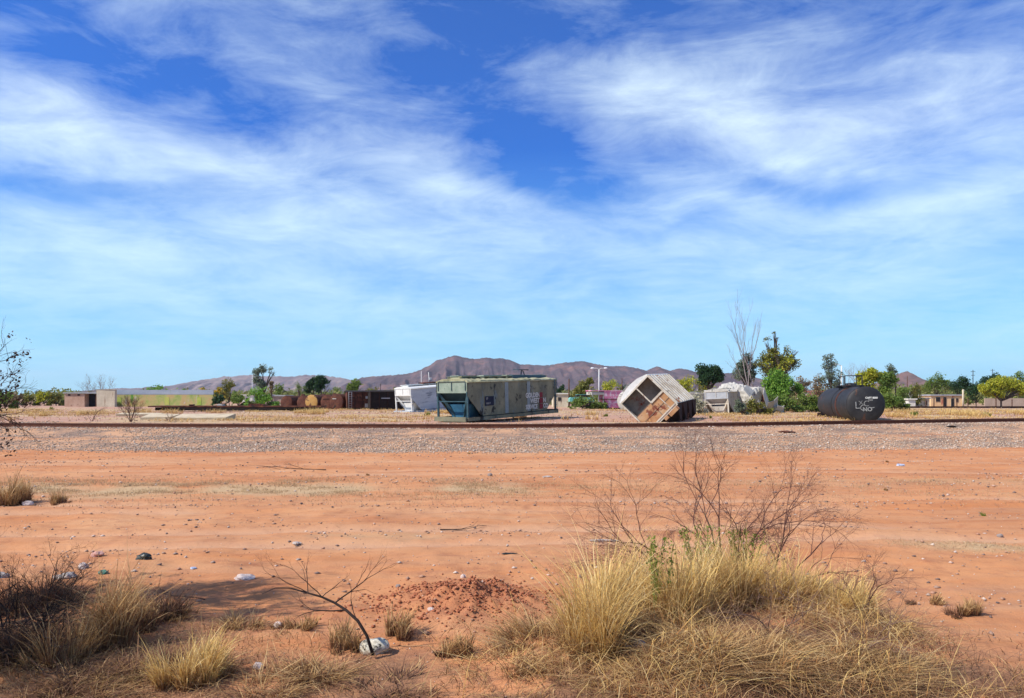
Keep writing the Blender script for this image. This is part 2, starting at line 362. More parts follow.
# ------------------------------------------------------------ ground sheet
def build_ground():
    ys = [-60, -40, -25, -15, -8, -4, -1, 1.5, 3]
    py = 800.0
    while py > 404:
        y = F*(2.6 if py < 470 else 2.25)/(py-HZ)
        if y > ys[-1] + .005: ys.append(y)
        py -= 1.3 if py > 470 else .7
    ys = sorted(set(ys + [350, 420, 500, 650, 900, 1300, 2000, 3000, 4500, 7000, 9500]))
    ys = [y for y in ys]
    ty = np.linspace(41, 60, 70)                      # extra rows over the embankment
    ys = np.array(sorted(set(ys) | set(ty.tolist())))
    us = np.linspace(-1, 1, 520); us = np.sign(us)*(np.abs(us)**1.15)
    Y, U = np.meshgrid(ys, us, indexing='ij')
    W = np.abs(Y)*.95 + 9
    X = U*W
    Zz = gz(X, Y)
    far = sstep(250, 600, Y); Zz = Zz*(1-far)
    ny, nx = Y.shape
    idx = np.arange(ny*nx).reshape(ny, nx)
    Fs = np.stack([idx[:-1, :-1], idx[:-1, 1:], idx[1:, 1:], idx[1:, :-1]], -1).reshape(-1, 4)
    V = np.stack([X, Y, Zz], -1).reshape(-1, 3)
    s = Y - track_y(X)
    wob = (fbm(X*.25, Y*.25, 40)-.47)*3
    gravel = sstep(-9.4, -7.0, s+wob*.6)*(1-sstep(2.2, 4.5, s+wob*.4))
    # an older, sandier strip half way up the shoulder
    gravel *= 1 - .55*np.exp(-((s+5.3+wob*.2)/.7)**2)*sstep(.35, .6, fbm(X*.12, Y*.3, 44))
    farm = sstep(2, 4.5, s)
    straw = .95*np.exp(-((Y-23.6-.03*X+wob*1.3)/2.6)**2)*(1-.85*sstep(-3, 5, X+wob*2))*(.35+.65*sstep(.38, .58, fbm(X*.3, Y*.5, 47)))
    straw = np.maximum(straw, .5*np.exp(-((Y-26.5+.6*wob)/1.0)**2)*sstep(-3, 3, X)*sstep(.35, .6, fbm(X*.2, Y*.3, 48)))
    straw = np.maximum(straw, .7*np.exp(-(((X-7.6)/1.5)**2+((Y-12.2)/.7)**2)))
    straw = np.maximum(straw, .45*np.exp(-(((X+2.2)/2.2)**2+((Y-13.3)/.8)**2)))
    straw = np.maximum(straw, farm*sstep(.42, .62, fbm(X*.07, Y*.2, 51)))
    litter = np.exp(-(((X-1.9)/2.0)**2+((Y-6.3)/1.5)**2)) + .9*np.exp(-(((X+3.9)/1.6)**2+((Y-6.5)/1.3)**2)) + .55*np.exp(-((Y-5.4)/.9)**2) + .35*np.exp(-(((X+1.3)/.9)**2+((Y-6.3)/.5)**2))
    litter = np.clip(litter, 0, 1)*sstep(.3, .6, fbm(X*2, Y*2, 55)+.12)
    dirt = np.exp(-(((X+.55)/.85)**2+((Y-8.3)/.8)**2))
    rut = sum(np.exp(-((Y-yr-.02*X-.4*np.sin(X*.15))/.32)**2) for yr in RUTS)*sstep(.3, .5, fbm(X*.2, Y*.6, 57))
    at_ = dict(rut=np.clip(rut, 0, 1), gravel=gravel, farm=farm, straw=straw, litter=litter, dirt=np.clip(dirt*1.6, 0, 1))
    m, nt = newmat('desert ground')
    def A(n):
        a = N(nt, 'ShaderNodeAttribute'); a.attribute_name = n; return a.outputs['Fac']
    v = coords(nt)
    n1 = noise(nt, v, .22, 6, .6, .3); n2 = noise(nt, v, 2.2, 6, .7); n3 = noise(nt, v, 14, 5, .75); n4 = noise(nt, v, 60, 3, .7)
    st = coords(nt, (.25, 1.6, 1)); n5 = noise(nt, st, .8, 6, .65)
    base = ramp(nt, [(.3, (.42, .155, .06)), (.5, (.54, .225, .09)), (.7, (.6, .3, .14))], n1)
    n0 = noise(nt, coords(nt, (.5, 1.2, 1)), .09, 5, .6, .6)
    base = mix(nt, ramp(nt, [(.45, (0, 0, 0)), (.65, (.38, .38, .38))], n0), base, (.54, .32, .18))
    n6 = noise(nt, coords(nt, (.12, 2.2, 1)), 1.3, 5, .6, .2)
    base = mix(nt, ramp(nt, [(.55, (0, 0, 0)), (.7, (.5, .5, .5))], n6), base, (.38, .17, .1))
    base = mix(nt, ramp(nt, [(.42, (0, 0, 0)), (.68, (.45, .45, .45))], n5), base, (.54, .32, .18))
    base = mix(nt, ramp(nt, [(.5, (0, 0, 0)), (.72, (.7, .7, .7))], n2), base, (.33, .13, .07))
    base = mix(nt, math_(nt, 'MULTIPLY', A('rut'), .45), base, (.6, .38, .24))
    speck = ramp(nt, [(.62, (0, 0, 0)), (.68, (1, 1, 1))], n3)
    base = mix(nt, math_(nt, 'MULTIPLY', speck, .45), base, (.24, .14, .1))
    grav = ramp(nt, [(.3, (.08, .065, .06)), (.45, (.2, .14, .11)), (.55, (.3, .2, .14)), (.7, (.42, .34, .29))], n3)
    grav = mix(nt, ramp(nt, [(.4, (0, 0, 0)), (.58, (1, 1, 1))], noise(nt, coords(nt, (.35, 1, 1)), 1.1, 5, .6)), grav, (.5, .29, .17))
    gm = ramp(nt, [(.35, (0, 0, 0)), (.6, (1, 1, 1))], math_(nt, 'ADD', A('gravel'), math_(nt, 'MULTIPLY', math_(nt, 'SUBTRACT', n2, .5), .5)))
    farc = ramp(nt, [(.3, (.36, .19, .13)), (.5, (.46, .27, .19)), (.7, (.5, .33, .24))], n5)
    farc = mix(nt, ramp(nt, [(.5, (0, 0, 0)), (.7, (.6, .6, .6))], n2), farc, (.3, .22, .18))
    c = mix(nt, A('farm'), base, farc)
    sf = math_(nt, 'ADD', A('straw'), math_(nt, 'MULTIPLY', math_(nt, 'SUBTRACT', n2, .5), .9))
    sf = ramp(nt, [(.25, (0, 0, 0)), (.75, (.85, .85, .85))], sf)
    strawc = ramp(nt, [(.3, (.3, .2, .12)), (.5, (.5, .36, .2)), (.7, (.6, .46, .27))], n3)
    c = mix(nt, sf, c, strawc)
    c = mix(nt, gm, c, grav)
    lf = ramp(nt, [(.3, (0, 0, 0)), (.75, (.9, .9, .9))], math_(nt, 'ADD', A('litter'), math_(nt, 'MULTIPLY', math_(nt, 'SUBTRACT', n3, .5), .8)))
    c = mix(nt, lf, c, ramp(nt, [(.35, (.12, .065, .04)), (.6, (.3, .16, .09))], n4))
    c = mix(nt, math_(nt, 'MULTIPLY', A('dirt'), .55), c, ramp(nt, [(.35, (.26, .08, .04)), (.65, (.42, .16, .08))], n3))
    c = mix(nt, .3, c, ramp(nt, [(.3, (.6, .6, .6)), (.7, (1, 1, 1))], n4), 'MULTIPLY')
    hgt = math_(nt, 'ADD', math_(nt, 'MULTIPLY', n3, .6), math_(nt, 'MULTIPLY', n4, .3))
    finish(nt, c, .95, 0, hgt, .55, .05, .1)
    me = mesh_np('ground', V, Fs, m, smooth=True, attrs={k: a.ravel() for k, a in at_.items()})
    tag(link('ground', me), kind='structure')
build_ground()

# ------------------------------------------------------------ mountains
def ridge(name, pts, Zr, foot, seed, mat, back=900, amp=1.0):
    pts = np.array(pts, float)
    nx = 420; px = np.linspace(pts[0, 0], pts[-1, 0], nx)
    py = np.interp(px, pts[:, 0], pts[:, 1])
    hr = (HZ-py)*Zr/F + CZ
    hr = hr + (fbm(px*.5, px*0, seed, 3)-.45)*Zr*.0022*amp
    X = (px-CX)/F*Zr
    rows = 60; ts = np.linspace(0, 1.6, rows)         # 0 foot, 1 ridge, 1.6 back
    T, XX = np.meshgrid(ts, X, indexing='ij'); H = np.broadcast_to(hr, T.shape)
    Yd = Zr - foot*(1-T)
    Yd = np.where(T > 1, Zr + (T-1)/.6*back, Yd)
    prof = np.where(T <= 1, T**1.35, 1-np.clip((T-1)/.6, 0, 1)**1.2)
    gul = fbm(XX/Zr*42, T*3.0+XX/Zr*8, seed+5, 5)-.47
    gul2 = np.abs(fbm(XX/Zr*70+T*2, T*1.6, seed+9, 4)-.47)*2
    bell = np.clip(np.sin(np.clip(T, 0, 1)*math.pi), 0, 1)
    Hh = H*prof + H*bell*(gul*.7 - gul2*.35)
    Hh = np.where(T == 0, -6, Hh); Hh = np.where(T >= 1.599, -6, Hh)
    sc = Yd/Zr
    # keep the outline: nothing on the near slope rises above the ridge's own line of sight
    Hh = np.where(T < 1, np.minimum(Hh, (H-CZ)*sc*.985+CZ), Hh)
    V = np.stack([XX, Yd, Hh], -1).reshape(-1, 3)
    idx = np.arange(rows*nx).reshape(rows, nx)
    Fs = np.stack([idx[:-1, :-1], idx[:-1, 1:], idx[1:, 1:], idx[1:, :-1]], -1).reshape(-1, 4)
    tag(link(name, mesh_np(name, V, Fs, mat, smooth=True)), kind='structure')
def mtmat(name, cols, s):
    m, nt = newmat(name); v = coords(nt)
    n = noise(nt, v, s, 8, .65, .4); n2 = noise(nt, v, s*5, 6, .7)
    c = ramp(nt, [(.35, cols[0]), (.5, cols[1]), (.66, cols[2])], n)
    c = mix(nt, ramp(nt, [(.45, (0, 0, 0)), (.6, (.7, .7, .7))], n2), c, cols[3])
    finish(nt, c, 1, 0, n2, .6, 8, 0); return m
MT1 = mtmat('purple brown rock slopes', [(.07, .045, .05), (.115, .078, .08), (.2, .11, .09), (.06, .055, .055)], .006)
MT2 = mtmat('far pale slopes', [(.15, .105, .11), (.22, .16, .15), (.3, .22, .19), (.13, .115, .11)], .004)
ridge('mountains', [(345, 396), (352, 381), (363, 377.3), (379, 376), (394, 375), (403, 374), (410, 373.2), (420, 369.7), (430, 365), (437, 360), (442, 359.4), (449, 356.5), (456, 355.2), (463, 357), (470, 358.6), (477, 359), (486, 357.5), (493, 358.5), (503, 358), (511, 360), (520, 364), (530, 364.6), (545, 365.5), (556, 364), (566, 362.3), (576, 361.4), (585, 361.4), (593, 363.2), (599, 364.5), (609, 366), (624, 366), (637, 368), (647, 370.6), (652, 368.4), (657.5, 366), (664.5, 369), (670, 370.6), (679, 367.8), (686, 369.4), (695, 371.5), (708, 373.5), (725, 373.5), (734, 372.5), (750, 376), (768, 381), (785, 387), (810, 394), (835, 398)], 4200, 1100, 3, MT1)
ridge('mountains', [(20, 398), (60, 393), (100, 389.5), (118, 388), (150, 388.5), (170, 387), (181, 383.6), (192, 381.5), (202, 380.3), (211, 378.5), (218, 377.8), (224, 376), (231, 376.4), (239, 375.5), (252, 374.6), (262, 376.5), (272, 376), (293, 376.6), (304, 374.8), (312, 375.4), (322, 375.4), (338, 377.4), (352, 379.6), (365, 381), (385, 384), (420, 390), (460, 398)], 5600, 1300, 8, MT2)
ridge('hill', [(855, 398), (872, 388), (883, 381.5), (893, 377.5), (899, 374), (904, 371.8), (907, 371.2), (911, 372.5), (917, 377), (923, 381.5), (931, 385.6), (945, 390), (968, 398)], 2600, 420, 15, mtmat('brown hill rock', [(.1, .06, .055), (.16, .095, .08), (.2, .12, .1), (.09, .07, .06)], .008), 400)

# ------------------------------------------------------------ scattered stones
ICO = None
def rock_template(seed):
    r = np.random.default_rng(seed)
    v = np.array([(1, 0, 0), (-1, 0, 0), (0, 1, 0), (0, -1, 0), (0, 0, 1), (0, 0, -1)], float)
    v = v*r.uniform(.6, 1.1, (6, 1)) + r.uniform(-.25, .25, (6, 3))
    f = np.array([(0, 2, 4), (2, 1, 4), (1, 3, 4), (3, 0, 4), (2, 0, 5), (1, 2, 5), (3, 1, 5), (0, 3, 5)])
    return v, f
def scatter(name, X, Y, S, mat, sink=.2, flat=.7, parent=None, Zo=None):
    n = len(X); Zb = gz(X, Y) if Zo is None else Zo
    allV = []; allF = []; off = 0
    T = [rock_template(i) for i in range(6)]
    which = rng.integers(0, 6, n)
    for w in range(6):
        i = np.where(which == w)[0]
        if not len(i): continue
        v, f = T[w]; a = rng.uniform(0, 6.28, len(i)); ca, sa = np.cos(a)[:, None], np.sin(a)[:, None]
        vx = v[None, :, 0]*ca - v[None, :, 1]*sa; vy = v[None, :, 0]*sa + v[None, :, 1]*ca
        s = S[i][:, None]; st = rng.uniform(.7, 1.4, (len(i), 1))
        P = np.stack([X[i][:, None]+vx*s*st, Y[i][:, None]+vy*s, (Zb[i]+S[i]*(flat-sink)*.6)[:, None]+v[None, :, 2]*s*flat], -1)
        allV.append(P.reshape(-1, 3)); allF.append((f[None]+(np.arange(len(i))*6)[:, None, None]).reshape(-1, 3)+off); off += len(i)*6
    return link(name, mesh_np(name, np.concatenate(allV), np.concatenate(allF), mat), parent)

def pick(n, x0, x1, y0, y1, dens=None, fan=True):
    """random ground points, denser where dens(X, Y) is high"""
    X = []; Y = []; c = 0
    while c < n:
        y = rng.uniform(y0, y1, n); x = rng.uniform(x0, x1, n)
        k = np.abs(x) < y*.74 + 2.5 if fan else np.ones(n, bool)
        if dens is not None: k &= rng.uniform(0, 1, n) < dens(x, y)
        X.append(x[k]); Y.append(y[k]); c += k.sum()
        if c == 0: break
    return np.concatenate(X)[:n], np.concatenate(Y)[:n]
# ballast
def dball(x, y):
    s = y - track_y(x); w = (fbm(x*.25, y*.25, 40)-.47)*3
    d = sstep(-9.9, -7.4, s+w*.6+(fbm(x*1.3, y*1.3, 63)-.47)*2.2)*(1-sstep(2.4, 4.2, s))
    patch = sstep(.4, .56, fbm(x*.22, s*.8, 61)); low = np.exp(-((s+7.3+w*.3)/1.3)**2)
    rails = np.where(np.abs(np.abs(s)-.72) < .07, 0, 1)
    return d*np.clip(.12+.5*patch+.9*low*(.2+.8*sstep(-32, -12, x)), 0, 1)*rails
X, Y = pick(76000, -52, 56, 40, 72, dball)
tag(scatter('gravel', X, Y, rng.uniform(.018, .052, len(X))*rng.choice([1, 1, 1, 1.5], len(X)), M['gravel']), 'grey and tan ballast gravel spread along the railway embankment', 'gravel', kind='stuff')
X1, Y1 = pick(5200, -34, 38, 18, 46, lambda x, y: .25+.75*sstep(.5, .65, fbm(x*.25, y*.4, 71)))
X2, Y2 = pick(4200, -15, 15, 7, 20, lambda x, y: .2+.8*sstep(.48, .65, fbm(x*.6, y*.8, 75)))
X3, Y3 = pick(1800, -7, 7, 3.8, 9)
X4, Y4 = pick(5000, -75, 80, 60, 110)
Xa = np.concatenate([X1, X2, X3, X4]); Ya = np.concatenate([Y1, Y2, Y3, Y4])
Sa = np.concatenate([rng.uniform(.012, .035, len(X1))*rng.choice([1, 1, 1, 2], len(X1)), rng.uniform(.006, .02, len(X2))*rng.choice([1, 1, 1, 2.2], len(X2)), rng.uniform(.004, .013, len(X3)), rng.uniform(.03, .1, len(X4))])
tag(scatter('pebbles', Xa, Ya, Sa, M['pebble']), 'small dark and pale stones strewn over the orange dirt', 'pebbles', kind='stuff')
Xc = rng.normal(-.55, .5, 5000); Yc = rng.normal(8.3, .45, 5000)
tag(scatter('dirt_clods', Xc, Yc, rng.uniform(0, 1, 5000)**3*.024+.004, M['clod']), 'loose red clods of the freshly dug dirt heap', 'dirt', kind='stuff')

# ------------------------------------------------------------ railway track
def build_track():
    t = empty('railway_track', Vector((0, 0, 0)), 'rusty brown railway track on gravel ballast crossing the whole view', 'railway track')
    xs = np.linspace(-95, 110, 206)
    for off in (-.72, .72):
        ring = [(-.075, -.24), (.075, -.24), (.075, -.215), (.014, -.195), (.014, -.05), (.038, -.04), (.038, 0), (-.038, 0), (-.038, -.04), (-.014, -.05), (-.014, -.195), (-.075, -.215)]
        n = len(ring); b = MB(); vs = []
        for x in xs:
            y = float(track_y(x)); z = float(rail_z(x))
            for (a, c) in ring: vs.append((x, y+off+a, z+c))
        fs = []; ms = []
        for i in range(len(xs)-1):
            for k in range(n):
                b_ = (i*n+k, (i+1)*n+k, (i+1)*n+(k+1) % n, i*n+(k+1) % n); fs.append(b_); ms.append(1 if k == 6 else 0)
        b.v = [tuple(v) for v in vs]; b.f = fs; b.m = ms; b.sm = [False]*len(fs)
        b.build('rail', [M['rail'], M['railtop']], t)
    p0 = MB().box(-.12, .12, -1.3, 1.3, -.15, 0).build('sleeper', M['wood'], t)
    spots = np.linspace(-38, 45, 99)
    for i, x in enumerate(spots):
        o = p0 if i == 0 else p0.copy()
        if i: col.objects.link(o); o.parent = t
        o.location = (x, float(track_y(x)), float(rail_z(x))-.238); o.rotation_euler.z = math.atan2(float(track_y(x+.5)-track_y(x-.5)), 1) + random.uniform(-.02, .02)
    b = MB()
    for x in list(np.arange(-80, -39, .85))+list(np.arange(46, 90, .85)):
        z = float(rail_z(x))-.238; y = float(track_y(x)); b.box(x-.12, x+.12, y-1.3, y+1.3, z-.15, z)
    tag(b.build('sleeper', M['wood'], t), kind='stuff')
build_track()

# ------------------------------------------------------------ frames for tilted things
def frame(px, Z, zbot, d, pitch=0, roll=0, X=None):
    """origin at a point; local x along d (horizontal unit), y to its left, z up; pitch lifts the far end, roll leans it to the left"""
    ang = math.atan2(d[1], d[0]); X = (px-CX)/F*Z if X is None else X
    return Matrix.Translation((X, Z, zbot)) @ Matrix.Rotation(ang, 4, 'Z') @ Matrix.Rotation(-pitch, 4, 'Y') @ Matrix.Rotation(-roll, 4, 'X')

def text(body, size, Ml, mat, parent, name='lettering', extrude=.004, bold=.0):
    c = bpy.data.curves.new(name, 'FONT'); c.body = body; c.size = size; c.extrude = extrude; c.offset = bold
    tmp = bpy.data.objects.new(name+'_curve', c); col.objects.link(tmp)
    me = bpy.data.meshes.new_from_object(tmp.evaluated_get(bpy.context.evaluated_depsgraph_get())); bpy.data.objects.remove(tmp)
    me.materials.clear(); me.materials.append(mat)
    o = link(name, me, parent); o.matrix_local = Ml
    return o
def side_text(body, size, x, z, mat, parent, y=-.03, name='lettering', bold=.012):
    return text(body, size, Matrix.Translation((x, y, z)) @ Matrix.Rotation(math.pi/2, 4, 'X'), mat, parent, name, bold=bold)

def rippled(xz_poly_fn, L, H, y, amp, nx=40, nz=14, seed=0, thick=.05):
    """a dented side sheet: grid between lower edge lo(x) and upper edge hi(x)"""
    vs = []; fs = []
    for i in range(nx+1):
        x = L*i/nx; lo, hi = xz_poly_fn(x)
        for j in range(nz+1):
            z = lo+(hi-lo)*j/nz
            dd = amp*(float(fbm(np.array([x*.7+seed]), np.array([z*.9]), seed, 3)[0])-.45)*2
            vs.append((x, y+dd, z))
    n = len(vs); sgn = 1 if y < 1 else -1
    vs2 = [(a, b+sgn*thick, c) for a, b, c in vs]
    for i in range(nx):
        for j in range(nz):
            a = i*(nz+1)+j; q = (a, a+nz+1, a+nz+2, a+1); fs.append(q); fs.append(tuple(n+k for k in q[::-1]))
    m = MB(); m.add(vs+vs2, fs, 0, True); return m

def hopper(name, label, Mw, L, W, H, mt, dent=.03, group='wrecked hopper wagons', roofamp=.0, zb=.3, e=1.9, ribs=0, bays=3, seed=0, sill=True, ladder=True, hatches=True):
    t = empty(name, Mw, label, 'hopper wagon', group)
    ze = .64*H
    def edge(x):
        d = min(x, L-x); return (zb if d >= e else ze+(zb-ze)*d/e, H)
    for y in (0, W):
        rippled(edge, L, H, y, dent, nx=int(L*3.5), seed=seed+int(y)).build('side_sheet', mt['side'], t)
    if ribs:
        for k in range(ribs+1):
            x = L*k/ribs; lo, hi = edge(x)
            x = min(max(x, .05), L-.05)
            for y in (-.09, W+.0): MB().box(x-.05, x+.05, y, y+.085, lo, hi).build('rib', mt['rib'], t)
    # end panels and the sloping sheets below them
    for s in (0, 1):
        fx = (lambda x: x) if s == 0 else (lambda x: L-x)
        b = MB(); x0, x1 = sorted((fx(.02), fx(.1))); b.box(x0, x1, .03, W-.03, .72*H, H); b.jitter(.02, seed+s)
        b.build('end_panel', mt['end'], t)
        b = MB(); q0 = [(fx(.1), .05, .74*H), (fx(.1), W-.05, .74*H), (fx(e+.9), W-.05, zb+.05), (fx(e+.9), .05, zb+.05)]
        q1 = [(x+(.06 if s == 0 else -.06), y, z+.05) for x, y, z in q0]; b.hexa(q0, q1); b.build('slope_sheet', mt['slope'], t)
        b = MB(); a0, a1 = sorted((fx(-.25), fx(1.7))); b.box(a0, a1, .1, W-.1, .02, .16)
        a0, a1 = sorted((fx(-.3), fx(-.12))); b.box(a0, a1, 0, W, -.05, .3); b.build('end_platform', mt['sill'], t)
        for y in (.08, W-.08):
            b = MB(); b.bar((fx(.12), y, .14), (fx(.1), y, .75*H), .14, .14); b.build('end_post', mt['post'], t)
            yy = W/2 + (y-W/2)*.25
            b = MB(); b.bar((fx(.16), y, .72*H), (fx(1.05), yy, .16), .17, .2); b.build('end_brace', mt['post'], t)
        b = MB(); b.bar((fx(.1), .1, .5*H), (fx(.1), W-.1, .5*H), .1, .08); b.build('cross_bar', mt['post'], t)
        b = MB(); b.bar((fx(-.02), .2, H+.05), (fx(-.02), W-.2, H+.05), .04, .04)
        for y in (.2, W*.5, W-.2): b.bar((fx(-.02), y, .78*H), (fx(-.02), y, H+.05), .04, .04)
        b.build('grab_rail', mt['post'], t)
        # hopper shell seen under the slope sheet
        b = MB(); x0, x1 = sorted((fx(.75), fx(e+.8)))
        b.hexa([(x0+.2, W*.28, .16), (x1-.1, W*.28, .16), (x1-.1, W*.72, .16), (x0+.2, W*.72, .16)], [(x0, .25, .42*H), (x1, .25, .42*H), (x1, W-.25, .42*H), (x0, W-.25, .42*H)])
        b.build('hopper_end', mt['under'], t)
    for k in range(bays):
        c = e+.6+(L-2*e-1.2)*(k+.5)/bays; w = (L-2*e-1.2)/bays*.46
        b = MB(); b.hexa([(c-.25, W*.35, -.02), (c+.25, W*.35, -.02), (c+.25, W*.65, -.02), (c-.25, W*.65, -.02)], [(c-w, .1, zb+.05), (c+w, .1, zb+.05), (c+w, W-.1, zb+.05), (c-w, W-.1, zb+.05)])
        b.build('hopper_bay', mt['under'], t)
    if sill:
        for y in (-.12, W+.02): MB().box(-.1, L+.1, y, y+.1, -.02, .24).jitter(.015, seed).build('side_sill', mt['sill'], t)
    # rounded roof
    prof = [(-.04, H-.02), (-.02, H+.1), (.2*W, H+.24), (.5*W, H+.3), (.8*W, H+.24), (W+.02, H+.1), (W+.04, H-.02)]
    b = MB(); nx = 36; vs = []; r_ = random.Random(seed+5)
    for i in range(nx+1):
        for j, (y, z) in enumerate(prof): vs.append((L*i/nx, y+r_.uniform(-1, 1)*roofamp*.5, z+r_.uniform(-1, 1)*roofamp*(1 if 0 < j < 6 else .4)))
    n = len(prof); fs = [(i*n+j, i*n+j+1, (i+1)*n+j+1, (i+1)*n+j) for i in range(nx) for j in range(n-1)]
    fs += [tuple(range(n)), tuple(nx*n+k for k in range(n))[::-1]]
    b.add(vs, fs, 0, False); b.build('roof', mt['roof'], t)
    b = MB(); b.tube([(0, -.05, H), (L, -.05, H)], .06, 6); b.build('roof_edge', mt['roofedge'], t)
    b = MB()
    for yy in (.3*W, .7*W): b.box(.3, L-.3, yy-.14, yy+.14, H+.4, H+.44)
    for k in range(int(L/1.2)): b.box(.4+k*1.2, .46+k*1.2, .27*W, .73*W, H+.27, H+.4)
    b.jitter(.015, seed+3); b.build('roof_walkway', mt['roof'], t)
    if hatches:
        for k in range(4):
            c = L*(k+.5)/4; b = MB(); b.box(c-L*.09, c+L*.09, .38*W, .62*W, H+.29, H+.47); b.box(c-L*.1, c+L*.1, .36*W, .64*W, H+.47, H+.51)
            b.jitter(.02, seed+k); b.build('roof_hatch', mt['hatch'], t)
    if ladder:
        b = MB()
        for x in (L-.55, L-.15): b.tube([(x, -.13, .2), (x, -.13, H+.1)], .022, 5)
        for k in range(8): b.tube([(L-.55, -.13, .35+k*.36), (L-.15, -.13, .35+k*.36)], .016, 5)
        b.build('ladder', mt['post'], t)
    return t

# green hopper beside the track
d = Vector((.557, .83)).normalized()
gm = dict(side=M['olive'], rib=M['olive'], end=M['palegreen'], slope=M['tealdark'], sill=M['olive'], post=M['tealdark'], under=M['blue'], roof=M['oliveroof'], roofedge=M['oliveroof'], hatch=M['palegreen'])
t = hopper('covered_hopper', 'olive green covered hopper wagon lettered GOLDEN WEST SERVICE, tilting beside the track', frame(468, 57, 0.0, d, .034), 13.3, 3.05, 2.95, gm, dent=.035, roofamp=.05, e=1.8)
side_text('GOLDEN', .56, 8.1, 1.5, M['paint_white'], t)
side_text('WEST', .56, 8.85, 1.02, M['paint_white'], t)
side_text('SERVICE', .52, 8.08, .52, M['paint_white'], t)
side_text('N', .56, 10.93, 1.02, M['paint_white'], t)
side_text('CO', .52, 10.93, .54, M['paint_white'], t)
for k in range(3): MB().box(10.32, 10.82, -.05, -.03, .46+k*.5, .9+k*.5).build('red_stripe', M['paint_red'], t)
pl = MB().box(2.2, 3.4, -.05, -.028, 1.06, 1.8).build('number_patch', M['navy'], t)
side_text('SP', .27, 2.32, 1.53, M['graf'], pl, -.06, 'patch_lettering', .006)
side_text('14418', .25, 2.28, 1.16, M['graf'], pl, -.06, 'patch_lettering', .006)
for x in (5.0, 8.35): MB().box(x, x+.5, -.026, -.02, .35, 2.9).build('paint_smear', M['bluegrey'], t)
b = MB(); b.tube([(9.6, 1.4, 3.2), (9.75, 1.4, 3.9)], .05); b.tube([(10.4, 1.4, 3.2), (9.9, 1.4, 3.85)], .04); b.box(8.8, 10.4, 1.1, 1.7, 3.86, 3.93); b.jitter(.03, 3)
b.build('bent_hatch_cover', M['tealdark'], t)
b = MB(); b.box(7.2, 12.6, .7, 1.3, 3.2, 3.42); b.jitter(.06, 9); b.build('buckled_roof_plate', M['tealdark'], t)
# white hopper behind it
d = Vector((.64, .77)).normalized()
wm = dict(side=M['whiteside'], rib=M['whiteside'], end=M['white'], slope=M['white'], sill=M['whiteside'], post=M['white'], under=M['white'], roof=M['white'], roofedge=M['white'], hatch=M['white'])
t = hopper('covered_hopper', 'white covered hopper wagon with grey shaded side, behind the olive green wagon', frame(412, 92, g1(-12.3, 92)-.15, d, .07, .0), 12.5, 3.0, 3.0, wm, dent=.03, e=1.6, bays=2, ladder=False, seed=4)
b = MB(); b.box(3, 8.5, .9, 1.8, 3.5, 3.62); b.jitter(.05, 4); b.build('rusty_roof_plate', M['rust'], t)
b = MB(); b.tube([(4.6, 1.5, 3.4), (4.6, 1.5, 4.9)], .04); b.box(4.6, 5.0, 1.4, 1.5, 3.9, 4.2); b.build('bent_standpipe', M['white'], t)
